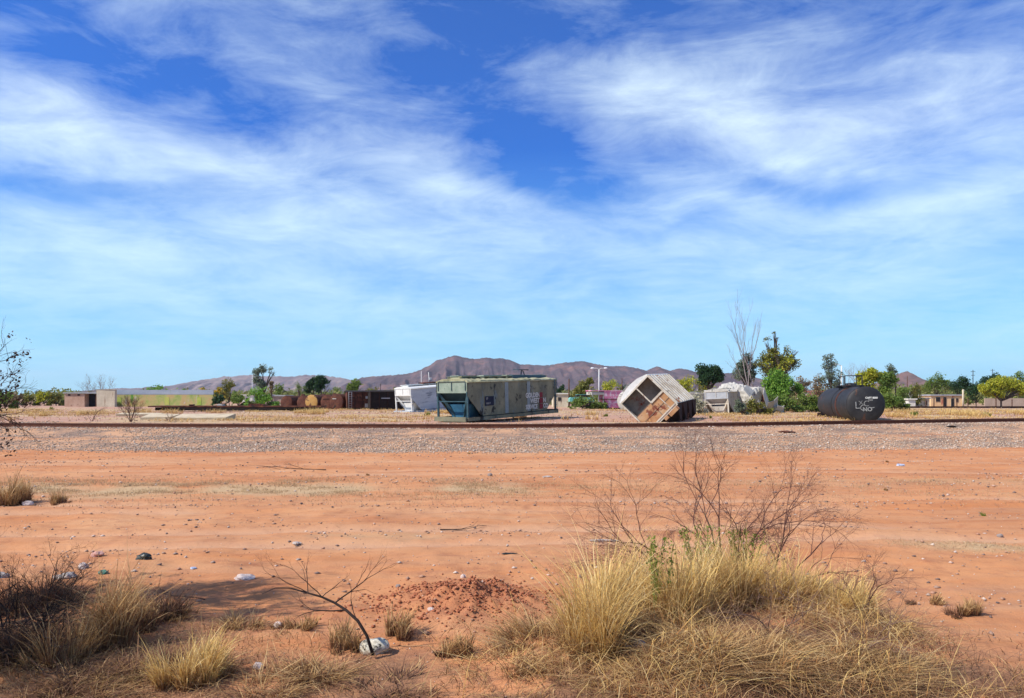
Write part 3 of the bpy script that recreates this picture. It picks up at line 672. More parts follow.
# pale wagon rolled on its side
def tipped():
    d = Vector((.36, .93)).normalized(); L, W, H = 9.6, 3.1, 3.15
    Mw = frame(677, 57.6, 1.34, d, .035, R(46))
    t = empty('tipped_wagon', Mw, 'pale cream wagon rolled over on its corner, open rusty end towards the track', 'railway wagon')
    # side sheets, ribs
    for y in (0, W): rippled(lambda x: (0, H), L, H, y, .03, seed=int(y)+20).build('side_sheet', M['cream'], t)
    for k in range(9):
        x = .06+(L-.12)*k/8
        MB().box(x-.05, x+.05, -.1, -.005, .03, H-.03).build('rib', M['cream'], t)
    # end frame
    b = MB(); b.box(-.04, .1, 0, W, H-.1, H+.02); b.box(-.04, .1, 0, .08, 0, H-.1); b.box(-.04, .1, W-.08, W, 0, H-.1); b.box(-.05, .12, .0, W, -.1, .06)
    b.build('end_frame', M['cream'], t)
    MB().box(.75, .81, .06, W-.06, H*.46, H-.05).build('recess_panel', M['brownrecess'], t)
    MB().box(.1, .75, .06, W-.06, H*.46, H*.46+.05).build('recess_floor', M['brownrecess'], t)
    b = MB(); b.box(.08, .14, .1, W-.1, .08, H*.46); b.build('lower_end_panel', M['orangerust'], t)
    MB().box(-.02, .08, W*.42, W*.42+.09, H*.46, H-.1).build('end_post', M['cream'], t)
    MB().box(-.0, .1, .1, W*.44, H*.44, H*.49).build('cross_bar', M['cream'], t)
    MB().box(.05, .079, W*.45, W*.45+.05, .08, H*.44).build('panel_seam', M['brownrecess'], t)
    MB().box(.05, .079, .1, W-.1, H*.24, H*.24+.03).build('panel_seam', M['brownrecess'], t)
    b = MB(); b.box(-.35, .0, .1, 1.0, -.42, -.12); b.box(-.3, .3, 1.15, 1.5, -.35, -.1); b.build('broken_end_platform', M['orangerust'], t)
    b = MB(); b.bar((-.06, .1, .1), (-.06, W-.1, .1), .09, .09); b.bar((-.08, .6, -.3), (-.06, .6, H*.4), .06, .06); b.build('end_rail', M['cream'], t)
    MB().box(L-.08, L-.02, .05, W-.05, .0, H).build('far_end_panel', M['cream'], t)
    prof = [(-.02, H), (.0, H+.12), (.25*W, H+.42), (.5*W, H+.5), (.75*W, H+.42), (W, H+.12), (W+.02, H)]
    MB().prism(prof, 'x', .05, L, 0).build('roof', M['white'], t)
    b = MB(); b.box(.05, 3.5, W*.5, W*.72, H+.48, H+.62); b.box(4.4, 7.5, W*.5, W*.72, H+.48, H+.66); b.jitter(.06, 2); b.build('roof_hatch', M['dirtywhite'], t)
    b = MB()
    b.bar((1.2, W*.9, H+.25), (2.4, W*1.0, H+.9), .06, .06); b.bar((2.4, W*1.0, H+.9), (4.2, W*.85, H+.4), .06, .06); b.bar((3.4, W*.8, H+.3), (3.5, W*1.1, H+.95), .06, .06)
    b.build('torn_roof_rail', M['dirtywhite'], t)
    b = MB()
    for k in range(4):
        c = 1.6+k*2.8
        b = MB(); b.hexa([(c-.3, W*.3, -1.0), (c+.5, W*.3, -1.0), (c+.5, W*.7, -1.0), (c-.3, W*.7, -1.0)], [(c-1.2, .06, -.02), (c+1.3, .06, -.02), (c+1.3, W-.06, -.02), (c-1.2, W-.06, -.02)])
        b.build('hopper_bay', M['rustdark'], t)
    MB().box(.1, L, W*.45, W*.55, -.9, -.1).build('centre_sill', M['rustdark'], t)
    MB().box(.1, L, .03, W-.03, -.05, 0).build('underfloor', M['rustdark'], t)
tipped()
# ------------------------------------------------------------ tanks
def tank(name, label, Mw, L, r, shell, head, n=40, bands=2, group=None, dome=.22, cat='tank'):
    t = empty(name, Mw, label, cat, group)
    b = MB(); pr = [(0, r)]
    for k in range(1, 16): pr.append((L*k/16, r*(1+random.uniform(-.012, .012))))
    pr.append((L, r)); b.lathe(pr, n); b.build('shell', shell, t)
    for s in (0, 1):
        pf = [((-dome*r*math.sin(a)) if s == 0 else L+dome*r*math.sin(a), r*math.cos(a)) for a in [math.pi/2*i/8 for i in range(9)]]
        if s == 0: pf = pf[::-1]
        MB().lathe(pf, n).build('tank_head', head if s == 0 else shell, t)
    for k in range(bands):
        x = L*(k+1)/(bands+1); MB().lathe([(x-.06, r*1.002), (x-.06, r*1.012), (x+.06, r*1.012), (x+.06, r*1.002)], n, sm=False).build('band', shell, t)
    MB().lathe([(0.0, r*1.0), (0.0, r*1.012), (.09, r*1.012), (.09, r*1.0)], n, sm=False).build('weld_seam', shell, t)
    return t
d = Vector((.175, .985)).normalized()
zc = CZ-(404.6-HZ)*62/F
t = tank('tank_wagon_shell', 'big black tank with chalk graffiti on its end, lying just beyond the rails', frame(865.5, 62, zc, d), 10.5, 1.5, M['blacktank'], M['blacktank'], 56, 1)
MB().lathe([(3.4, 1.505), (3.4, 1.53), (3.75, 1.53), (3.75, 1.505)], 56, sm=False).build('rusty_band', M['rust'], t)
b = MB(); b.lathe([(0, .48), (.45, .48), (.45, .42), (.5, 0.001)], 20, M=Matrix.Translation((4.6, 0, 1.4)) @ Matrix.Rotation(-math.pi/2, 4, 'Y')); b.build('manway', M['blacktank'], t)
b = MB(); b.box(3.2, 6.4, -.75, -.35, 1.62, 1.68); b.box(3.2, 6.4, .35, .75, 1.62, 1.68)
for x in (3.3, 6.3): b.box(x-.04, x+.04, -.8, .8, 1.45, 1.62)
b.build('walkway', M['blacktank'], t)
b = MB()
for x, y in ((3.6, -.7), (5.6, -.75), (3.6, .7), (4.0, .7), (5.6, .7)): b.tube([(x, y, 1.25), (x+random.uniform(-.06, .06), y, 2.5)], .045, 5)
for y in (-.7, .7): b.tube([(3.6, y, 2.5), (4.7, y, 2.46), (5.6, y, 2.5)], .03, 5)
b.tube([(3.6, -.7, 2.5), (3.6, .7, 2.5)], .04, 5)
b.build('handrail', M['blacktank'], t)
b = MB()
for x in (1.6, 8.6): b.box(x-.3, x+.3, -1.1, 1.1, -1.62, -1.2)
b.box(8.8, 10.6, -1.2, 1.2, -1.5, -1.1); b.box(10.4, 10.75, -1.5, 1.5, -1.6, -.9); b.jitter(.04, 1); b.build('saddle', M['rustdark'], t)
HM = Matrix(((0, 0, -1, 0), (-1, 0, 0, 0), (0, 1, 0, 0), (0, 0, 0, 1)))
def headtext(s, size, y, z, mat, x=-.345, name='lettering', rot=0, bold=.01):
    text(s, size, Matrix.Translation((x, y, z)) @ HM @ Matrix.Rotation(rot, 4, 'Z'), mat, t, name, bold=bold)
headtext('CAPT 8000', .2, .1, .5, M['paint_white'], -.315)
headtext('20300', .15, -.1, .33, M['graf'], -.325, bold=.004)
for s, size, y, z, rt in (('L', .85, .92, -.34, .05), ('X', .5, .6, -.04, .14), ('C', .66, .28, -.1, -.1), ('C', .7, .52, -.5, .05), ('NO', .46, .3, -.55, .05)):
    headtext(s, size, y, z, M['graf'], -.355 if s == 'NO' else -.34, 'graffiti', rt, .012 if s == 'NO' else -.008)
b = MB(); b.bar((-.345, -.28, -.28), (-.315, -.62, -.22), .02, .05); b.build('graffiti', M['graf'], t)

# rusty row of tanks and burnt wagons left of the white hopper
def gzP(px, Z): return g1((px-CX)/F*Z, Z)
rows = [(286.5, 122, 1.14, 'rust', 'rust', 'leftmost dark rusty tank of the row, beside the green bushes', 9), (303, 121, 1.16, 'rust', 'rust', 'rust brown tank just left of the yellow ended one', 11),
        (311.5, 118.6, 1.2, 'rust', 'yellowrust', 'rusty tank with a yellow flaking end, in the row of tanks', 12), (327, 117.6, 1.22, 'rust', 'rust', 'rusty tank with mottled end, just right of the yellow ended one', 12),
        (336.5, 114.6, 1.28, 'rust', 'rust', 'rust brown tank nearest the burnt wagons, rightmost of the row', 12)]
for k, (px, Z, r, a, b_, lab, L) in enumerate(rows):
    dd = Vector((.34+.03*k, .94)).normalized()
    t = tank('rusty_tank', lab, frame(px, Z, gzP(px, Z)+r-.14, dd), L, r, M[a], M[b_], 30, 2, 'rusty tanks lying in a row', .16)
    if k in (3, 4): MB().box(-.23, -.2, -.1 if k == 4 else -.5, .6, .45, .58).build('plate', M['dirtywhite' if k == 4 else 'rustdark'], t)
    MB().lathe([(0, .3), (.3, .3), (.32, .001)], 14, M=Matrix.Translation((L*.5, 0, r-.05)) @ Matrix.Rotation(-math.pi/2, 4, 'Y')).build('manway', M[a], t)

def wagon(name, label, Mw, L, W, H, mt, roofm, ribs=7, lad=True, seed=0, opening=None):
    t = empty(name, Mw, label, 'railway wagon', 'burnt wagons in the yard')
    b = rippled(lambda x: (.35, H), L, H, 0, .05, 24, 8, seed); b.build('side_sheet', mt, t)
    rippled(lambda x: (.35, H), L, H, W, .05, 24, 8, seed+1).build('side_sheet', mt, t)
    for x in (.02, L-.1): MB().box(x, x+.08, .06, W-.06, .35, H-.02).jitter(.02, seed).build('end_sheet', mt, t)
    for k in range(ribs+1):
        x = L*k/ribs; MB().box(x-.05, x+.05, -.16, -.06, .3, H).build('rib', M['rustdark'], t)
    MB().box(-.1, L+.1, -.1, W+.1, .1, .34).build('underframe', M['charred'], t)
    MB().prism([(-.15, H), (0, H+.1), (W/2, H+.25), (W, H+.1), (W+.15, H)], 'x', -.1, L+.1).jitter(.03, seed).build('roof', roofm, t)
    for x in (1.2, L-1.6): MB().box(x-.7, x+.7, .2, W-.2, -.3, .1).build('bogie', M['charred'], t)
    if lad:
        b = MB()
        for x in (.15, .6): b.tube([(x, -.22, .2), (x, -.22, H)], .03, 5)
        for k in range(8): b.tube([(.15, -.22, .35+k*.34), (.6, -.22, .35+k*.34)], .022, 5)
        b.build('ladder', M['tin'], t)
    return t
t = wagon('burnt_wagon', 'rust brown wagon with a ladder, beside the rightmost rusty tank', frame(347.5, 113, gzP(347, 113)-.1, Vector((.93, .37)).normalized()), 4.4, 2.6, 2.75, M['rust'], M['charred'], 4)
MB().box(2.6, 3.4, -.2, -.13, .4, 1.0).build('white_board', M['dirtywhite'], t); MB().box(2.7, 3.9, -.2, -.13, 1.75, 2.1).build('pale_patch', M['tin'], t)
t = wagon('burnt_wagon', 'charred black wagon between the rusty wagon and the white hopper wagon', frame(370.5, 112, gzP(371, 112)-.1, Vector((.93, .37)).normalized()), 6.5, 2.6, 2.75, M['charred'], M['charred'], 5, False, 8)
MB().box(1.6, 2.9, -.2, -.13, 1.72, 1.86).build('pale_strip', M['tin'], t)

# flat wagon
d = Vector((1, .03)).normalized()
t = empty('flat_wagon', frame(148, 96, g1(-46.6, 96)+.0, d), 'long empty rusty flat wagon standing low in front of the painted wall', 'flat wagon')
MB().box(0, 22, 0, 2.6, .55, .72).jitter(.02, 4).build('deck', M['rust'], t)
b = MB(); b.prism([(1.5, .55), (20.5, .55), (15, .1), (7, .1)], 'y', .02, .14); b.build('side_sill', M['charred'], t)
MB().box(.5, 21.5, .9, 1.7, .12, .5).build('centre_sill', M['charred'], t)
for x in (3.0, 19.0):
    MB().box(x-1.2, x+1.2, .3, .45, .12, .5).build('bogie_frame', M['charred'], t)
    for dx in (-.85, .85):
        MB().lathe([(-.07, .001), (-.07, .36), (.07, .36), (.07, .001)], 18, M=Matrix.Translation((x+dx, .55, .3)) @ Matrix.Rotation(math.pi/2, 4, 'Z')).build('wheel', M['rustdark'], t)
for x, w, m_ in ((5.0, .5, 'rust'), (8.6, .7, 'dirtywhite'), (12.6, 1.5, 'rust'), (13.9, .6, 'rust')): MB().box(x, x+w, .4, 1.2, .721, .721+.1+w*.12).jitter(.05, int(x)).build('scrap_plate', M[m_], t)

# pink wagon and pale tank end beyond the lamp post
t = empty('graffiti_wagon', frame(593, 118, g1(12.7, 118)-.05, Vector((.97, .24)).normalized()), 'bright pink graffiti covered wagon between the lamp post and the rolled over wagon', 'railway wagon')
MB().box(1.9, 8.2, 0, 2.6, 1.65, 2.85).jitter(.03, 2).build('upper_side', M['pink'], t)
MB().prism([(1.9, 1.6), (8.2, 1.6), (6.8, .25), (2.8, .25)], 'y', .12, 2.4).build('lower_side', M['pink'], t)
MB().box(1.5, 8.6, -.06, 2.7, 1.56, 1.66).build('side_sill', M['rustdark'], t)
MB().box(-.2, 1.9, 0, 2.6, 2.3, 2.72).build('grey_end_box', M['dirtywhite'], t)
MB().box(-.3, 8.4, -.05, 2.65, 2.86, 3.0).build('roof', M['pink'], t)
for x in (-.1, .9, 1.7): MB().box(x, x+.12, .02, .14, .1, 2.3).build('end_post', M['dirtywhite'], t)
MB().box(.2, 8, .3, 2.3, .02, .28).build('underframe', M['rustdark'], t)
t = tank('pale_tank', 'pale greenish white tank standing behind the left corner of the rolled over wagon', frame(627, 100, g1(15.5, 100)+1.3, Vector((.5, .86)).normalized()), 7, 1.38, M['dirtywhite'], M['dirtywhite'], 32, 1, None, .2)
# wrecked hopper and crumpled tank right of the rolled wagon
d = Vector((.8, .6)).normalized()
rm = dict(side=M['dirtywhite'], rib=M['dirtywhite'], end=M['tin'], slope=M['tin'], sill=M['cream'], post=M['cream'], under=M['dirtywhite'], roof=M['dirtywhite'], roofedge=M['cream'], hatch=M['tin'])
t = hopper('covered_hopper', 'crushed grey white hopper wagon with crossed end braces, right of the rolled over wagon', frame(729, 84, g1(24, 84)-.25, Vector((.62, .78)).normalized(), .01, R(2)), 6.5, 2.9, 2.7, rm, dent=.12, roofamp=.2, e=1.5, bays=1, ladder=False, hatches=False, seed=31)
tw = MB(); pr = [(-.45, .001), (-.4, .7), (-.2, 1.3), (0, 1.55)]+[(k*.2, 1.65) for k in range(1, 23)]; tw.lathe(pr, 36)
for i, v in enumerate(tw.v):
    q = Vector(v); nn = float(fbm(np.array([q.x*.8+5]), np.array([math.atan2(q.z, q.y)*1.5+9]), 77, 3)[0])-.45
    n2 = abs(float(fbm(np.array([q.x*2.2+5]), np.array([math.atan2(q.z, q.y)*3.5+9]), 79, 3)[0])-.47); q = Vector((q.x, q.y*(1+nn*.7-n2*.6), q.z*(1+nn*.7-n2*.6))); tw.v[i] = tuple(q)
tw.sm = [False]*len(tw.sm)
t = empty('crumpled_tank', frame(758, 86, g1(28, 86)+1.55, Vector((-.75, .66)).normalized(), 0.12), 'crumpled dirty white tank shell with torn rusty folds, below the tall bare tree', 'tank')
tw.build('shell', M['dirtywhite'], t)
b = MB(); b.bar((-.55, -.2, .9), (-.6, .6, -1.2), .2, .03); b.bar((-.5, -.2, .9), (-.45, -.9, -.5), .22, .03); b.bar((-.5, -.15, .8), (-.4, -1.2, .2), .16, .03)
b.jitter(.08, 3); b.build('torn_fold', M['rust'], t)
b = MB()
for k in range(14):
    p = Vector((random.uniform(-2.4, .2), random.uniform(-2.8, -.6), -1.05+random.uniform(0, .5))); b.box(-.5, .5, -.3, .3, -.03, .03, 0, Matrix.Translation(p) @ Matrix.Rotation(random.uniform(0, 3), 4, (random.random(), random.random(), 1)))
b.build('torn_plates', M['dirtywhite'], t)
for k, (x, y, z, sx, sz, rx, ry, rz) in enumerate(((-.9, .9, .5, 1.3, .9, .5, .3, .4), (-1.3, -.6, -.3, 1.0, .9, -.5, .5, -.3), (-1.0, 1.7, -.7, 1.1, .7, .8, -.4, .7), (.6, 1.6, .9, 1.6, .6, 1.0, .2, .1), (-.7, -1.9, -.9, .9, .6, .2, .6, 1.1))):
    vv = [(-sx, 0, -sz), (-sx*.2, .35, -sz*.9), (sx, -.1, -sz), (sx*.9, .1, sz*.7), (sx*.1, .45, sz), (-sx*.9, 0, sz*.8)]; Mt = Matrix.Translation((x, y, z)) @ Matrix.Rotation(math.pi/2, 4, 'Z') @ Matrix.Rotation(rz, 4, 'Z') @ Matrix.Rotation(rx, 4, 'X') @ Matrix.Rotation(ry, 4, 'Y')
    vs = [Mt @ Vector(q) for q in vv]; vs += [Mt @ (Vector(q)+Vector((0, .05, 0))) for q in vv]
    m_ = MB(); m_.add(vs, [(0, 1, 4, 5), (1, 2, 3, 4), (7, 6, 11, 10), (8, 7, 10, 9)]+[(i, (i+1) % 6, 6+(i+1) % 6, 6+i) for i in range(6)]); m_.build('crumpled_sheet', M['dirtywhite'], t)
b = MB(); Mc = Matrix.Translation(at(703, 90)) @ Matrix.Rotation(.2, 4, 'Z')
t = empty('side_wall_panel', Mc, 'bent pale wagon side sheet standing behind the grey shrub by the rolled over wagon', 'wagon panel')
rippled(lambda x: (-.1, 2.35+.12*math.sin(x*2)), 3.9, 2.3, 0, .12, 20, 8, 5).build('sheet', M['dirtywhite'], t).location = (-1.9, 0, 0)
b.box(-1.95, 2.0, -.12, -.05, 2.2, 2.32).build('top_rail', M['cream'], t)

# ------------------------------------------------------------ buildings, walls, poles
def win(b, x, z, w, h, parent, mat=None, y=-.02, nm='window'):
    f = MB(); f.box(x-.06, x+w+.06, y-.04, y+.0, z-.06, z+h+.06); o = f.build(nm, M['concrete'], parent)
    MB().box(x, x+w, y-.06, y-.041, z, z+h).build('pane', mat or M['dark'], o)
t = empty('shed', Matrix.Translation(at(64.5, 150)), 'low pinkish block shed with flat tin roof and dark open side, far left', 'shed')
MB().box(0, 4.0, 0, 4, -.2, 2.6).build('wall', M['pinkplaster'], t); MB().box(4.0, 6.3, 1.6, 4, -.2, 2.5).build('open_bay', M['dark'], t); MB().box(6.15, 6.35, .1, .3, -.2, 2.6).build('post', M['pole'], t)
MB().box(-.2, 6.6, -.25, 4.2, 2.66, 2.85).build('roof', M['tin'], t)
for x in (.7, 2.6): MB().box(x, x+.5, -.03, -.005, 2.2, 2.5).build('vent', M['dark'], t)
t = empty('block_hut', Matrix.Translation(at(96.5, 149)), 'small square cream plastered hut between the tin roofed shed and the long painted wall', 'hut')
MB().box(0, 3.6, 0, .9, -.2, 3.35).jitter(.02, 2).build('wall', M['plaster'], t); MB().box(-.05, 3.66, -.05, .95, 3.36, 3.5).jitter(.05, 5).build('parapet', M['plaster'], t)
t = empty('painted_wall', Matrix.Translation(at(116, 155)), 'long low wall painted green, yellow and orange with a grey top, behind the flat wagon', 'wall')
MB().box(0, 20, 0, .25, -.2, 2.45).build('painted_face', M['muralwall'], t); MB().box(-.0, 20.1, -.03, .28, 2.46, 3.4).jitter(.02, 3).build('grey_top', M['greyband'], t)
for k in (0, 3, 5): MB().box(.2+k*3.3, .2+k*3.3+.9, -.035, -.005, .3, 1.9).build('painted_panel', M['muralwall2'], t)
b = MB(); b.box(0, 4.0, 0, 1.2, -.3, .14); Mq = Matrix.Translation(at(116, 68))
t = b.jitter(.05, 2).build('concrete_slab', M['concrete']); t.matrix_world = Matrix.Translation(at(116, 72)+Vector((0, 0, .02))) @ Matrix.Rotation(R(8), 4, 'X'); tag(t, 'thin cream concrete slab lying left of the wide one, behind the red brown shrub', 'slab', 'concrete slabs beyond the rails')
t = MB().box(0, 4.6, 0, 2.2, -.3, .3).jitter(.07, 3).build('concrete_slab', M['concrete']); t.matrix_world = Matrix.Translation(at(172, 63.5)+Vector((0, 0, -.1))) @ Matrix.Rotation(R(8), 4, 'X'); tag(t, 'wide cream concrete slab lying below the flat wagon, beyond the rails', 'slab', 'concrete slabs beyond the rails')
t = MB().box(0, 2.6, 0, 1.8, -.3, .24).jitter(.06, 4).build('concrete_slab', M['concrete']); t.matrix_world = Matrix.Translation(at(141, 65)+Vector((0, 0, .0))) @ Matrix.Rotation(R(8), 4, 'X'); tag(t, 'short cream concrete slab between the red brown shrub and the round grey shrub', 'slab', 'concrete slabs beyond the rails')

def house(name, label, px0, px1, pytop, Z, wall, roofm, wins=(), depth=5, group='houses beyond the yard', roofh=.25, doors=()):
    p = at(px0, Z); w = (px1-px0)*Z/F; h = (CZ-(pytop-HZ)*Z/F)-p.z
    t = empty(name, Matrix.Translation(p), label, 'house', group)
    MB().box(0, w, 0, depth, -.3, h-roofh).build('wall', wall, t); MB().box(-.25, w+.25, -.25, depth+.2, h-roofh+.003, h).build('roof', roofm, t)
    for x, z, ww, hh in wins: win(None, x, z, ww, hh, t)
    for x, ww, hh in doors: win(None, x, 0, ww, hh, t, nm='door')
    return t
house('house', 'cream walled house right behind the far end of the green hopper wagon', 553, 568.5, 393, 150, M['plaster'], M['housewhite'], [(1.0, 1.2, .6, .7)])
house('house', 'tiny white house between the green bushes by the pale pole', 242, 253, 394.5, 200, M['housewhite'], M['housewhite'], [(1, 1, .8, .8)])
house('house', 'tan walled house half hidden behind the thin tree and bushes', 262, 273.5, 394.5, 175, M['tanwall'], M['tin'])
house('house', 'tin roofed shack behind the leftmost rusty tank', 274, 285, 395, 150, M['tanwall'], M['tin'])
t = house('house', 'white house with rust red roof behind the bushes left of the black tank', 805, 822, 391, 170, M['housewhite'], M['redclay'], [(.8, .8, .6, .6)])
MB().prism([(-.3, 1.9), (4.2, 1.9), (2.0, 3.2)], 'y', -.3, 5.2).build('gable_roof', M['redclay'], t).location = (0, 0, 0.2)
t = house('house', 'long peach coloured house with dark doors and windows beyond the siding', 931, 962.5, 394.5, 158, M['peach'], M['tin'], [(1.0, 1.0, .9, .9), (5.2, .9, .5, .8)], doors=[(2.6, .6, 1.9), (4.2, .6, 1.7)])
MB().box(6.5, 6.8, -.3, .0, 0, 2.6).build('pillar', M['concrete'], t)
t = house('house', 'small cream outbuilding with a dark doorway left of the peach house', 916, 929.5, 397.5, 150, M['plaster'], M['tin'], [(1.9, .3, .3, .9)], 3)
t = house('house', 'white painted hut left of the cream outbuilding', 908.5, 915.5, 398.5, 148, M['housewhite'], M['housewhite'], [], 3)
house('house', 'white walled house mostly hidden behind the bushes right of the black tank', 894, 913, 391.5, 230, M['housewhite'], M['tin'], [(1.5, 1.5, 1, 1)])
t = MB().box(0, 11, 0, .25, -.2, 1.75).build('yard_wall', M['tanwall']); t.matrix_world = Matrix.Translation(at(985, 146)); tag(t, 'tan yard wall behind the yellow green spreading tree', 'wall')
t = empty('siding_track', Matrix.Translation(at(872, 128)), 'thin dark rails of the far siding in front of the peach house', 'railway track')
for y in (0, 1.44): MB().box(0, 36, y-.05, y+.05, .05, .34).build('rail', M['rustdark'], t)
# turquoise car among the bushes
t = empty('parked_car', Matrix.Translation(at(570, 128)) @ Matrix.Rotation(.1, 4, 'Z'), 'turquoise car roof showing above the bushes beside the timber pole', 'car')
z0 = .9
MB().prism([(0, .3), (4.2, .3), (4.25, .95), (3.9, 1.02), (.2, 1.05), (-.05, .8)], 'y', 0, 1.7).build('body', M['tealcar'], t)
MB().prism([(.9, 1.02), (3.3, 1.02), (2.8, 1.5), (1.3, 1.5)], 'y', .12, 1.58).build('cabin', M['dark'], t)
MB().box(1.25, 2.85, .1, 1.6, 1.5, 1.56).build('roof_skin', M['tealcar'], t)
for x in (.8, 3.4):
    for y in (.1, 1.6): MB().lathe([(-.1, .001), (-.1, .32), (.1, .32), (.1, .001)], 16, M=Matrix.Translation((x, y, .32)) @ Matrix.Rotation(math.pi/2, 4, 'Z')).build('wheel', M['dark'], t)
t.location.z += .75
# fence posts by the siding
for k, px in enumerate((926, 934, 943.5, 957, 968, 996, 1012)):
    o = MB().box(-.06, .06, -.06, .06, -.1, 1.5+(k % 3)*.15).jitter(.02, k).build('fence_post', M['pole']); o.matrix_world = Matrix.Translation(at(px, 140))
    tag(o, ['fence post in front of the dark doorway of the peach house left end', 'fence post before the first window of the peach house', 'fence post in front of the middle of the peach house', 'fence post before the right end of the peach house', 'fence post between the peach house and the spreading tree', 'fence post in front of the tan wall under the yellow green tree', 'fence post near the right end of the tan wall'][k], 'fence post', 'fence posts along the siding')
def pole(name, label, px, pytop, Z, r, mat, arm=None, group='poles in the town', lamp=None):
    p = at(px, Z); h = (CZ-(pytop-HZ)*Z/F)-p.z
    t = empty(name, Matrix.Translation(p), label, 'street lamp' if lamp else 'utility pole', group)
    MB().tube([(0, 0, -.3), (0, 0, h)], [r, r*.7], 8).build('post', mat, t)
    if arm:
        for a in arm: MB().box(-a[1], a[1], -.06, .06, h-a[0]-.06, h-a[0]+.06).build('crossarm', mat, t)
    if lamp:
        for s in lamp:
            MB().tube([(0, 0, h-.1), (s*.35, 0, h+.12), (s*.9, 0, h+.15)], .05, 6).build('arm', mat, t)
            MB().lathe([(-.32, .03), (-.2, .14), (.15, .17), (.32, .06)], 12, M=Matrix.Translation((s*1.1, 0, h+.12))).build('lamp_head', M['lamp'], t)
    return t
pole('street_lamp', 'white double armed street lamp left of the pink graffiti wagon', 599, 369, 125, .11, M['polepale'], lamp=(-1, 1))
pole('street_lamp', 'pale street lamp rising behind the black tank', 841.5, 365.5, 120, .13, M['polepale'], lamp=(-1,))
pole('utility_pole', 'red brown timber pole standing above the turquoise car', 569, 378.5, 140, .16, M['pole'])
pole('utility_pole', 'thin red brown pole above the pink graffiti wagon', 622, 378, 170, .12, M['pole'])
pole('utility_pole', 'pale thin pole left of the thin grey tree on the left', 252.3, 375, 160, .09, M['polepale'])
pole('utility_pole', 'dark pole with a thick top right of the black tank', 895.5, 375.5, 125, .13, M['charred'], [(.2, .18)])
pole('utility_pole', 'brown pole against the brown hill', 907.3, 376, 190, .13, M['pole'])
pole('utility_pole', 'dark pole with two crossarms left of the spreading tree', 973, 370, 230, .14, M['charred'], [(.5, .7), (1.6, .6)])
pole('utility_pole', 'thin distant pole above the spreading yellow green tree', 992.5, 369, 300, .14, M['charred'], [(.5, .9)])
pole('utility_pole', 'short distant pole above the burnt black wagon', 380.5, 384, 200, .1, M['charred'])
pole('utility_pole', 'squat pale pillar pole at the right end of the peach house', 963, 389.5, 150, .2, M['plaster'])
pole('utility_pole', 'slim dark pole rising behind the white hopper wagon roof', 421.3, 371, 150, .07, M['polepale'])

# ------------------------------------------------------------ trees and shrubs
def leaves(blobs, n, size, mat, parent, name='crown', flat=1.0):
    """leaf sprays through the volume of uneven clumps; blobs = (x, y, z, r)"""
    B = np.array(blobs, float); vol = B[:, 3]**2; w = rng.choice(len(B), n, p=vol/vol.sum())
    dirv = rng.normal(size=(n, 3)); dirv /= np.linalg.norm(dirv, axis=1, keepdims=True)
    rad = rng.uniform(0, 1, n)**.45*(.75+.5*vnoise(dirv[:, 0]*2.3+w*7, dirv[:, 2]*2.3+dirv[:, 1]*1.7, 5))
    C = B[w, :3] + dirv*rad[:, None]*B[w, 3:4]*np.array([1, 1, flat])
    # gaps
    keep = fbm(C[:, 0]/(size*5)+C[:, 1]/(size*7), C[:, 2]/(size*5), 12, 3) > (.39 if parent is not None and parent.get('category') == 'tree' else .33)
    C = C[keep]; n = len(C)
    a = rng.normal(size=(n, 3)); a /= np.linalg.norm(a, axis=1, keepdims=True); b = rng.normal(size=(n, 3)); b -= a*(a*b).sum(1, keepdims=True); b /= np.linalg.norm(b, axis=1, keepdims=True)
    s = size*rng.uniform(.5, 1.3, (n, 1)); a = a*s*.5; b = b*s*.3
    V = np.stack([C-a, C-b*1.0, C+a, C+b], 1).reshape(-1, 3)
    return link(name, mesh_np(name, V, np.arange(4*n).reshape(n, 4), mat), parent)
def grow(segs, p, d, L, r, depth, spread, up=.0, kids=(2, 3), step=4, wig=.25, shrink=.68):
    p = Vector(p); d = Vector(d).normalized(); pts = [p.copy()]
    for i in range(step):
        d = (d + Vector((random.gauss(0, wig), random.gauss(0, wig), random.gauss(0, wig)+up))*.5).normalized()
        q = p + d*L/step; r1 = r*(1-.35*(i+1)/step)
        segs.append((tuple(p), tuple(q), r*(1-.35*i/step), r1)); p = q; pts.append(p.copy())
        if depth > 0 and i >= 1 and i < step-1 and random.random() < .6:
            s = Vector((random.gauss(0, 1), random.gauss(0, 1), random.gauss(0, .7))); nd = (d + s.normalized()*spread*1.2).normalized()
            grow(segs, p, nd, L*shrink*random.uniform(.6, 1), r1*.6, depth-1, spread, up, kids, step, wig, shrink)
    if depth > 0:
        for _ in range(random.randint(*kids)):
            s = Vector((random.gauss(0, 1), random.gauss(0, 1), random.gauss(0, .7))); nd = (d + s.normalized()*spread).normalized()
            grow(segs, p, nd, L*shrink*random.uniform(.75, 1.1), r1*.72, depth-1, spread, up, kids, step, wig, shrink)
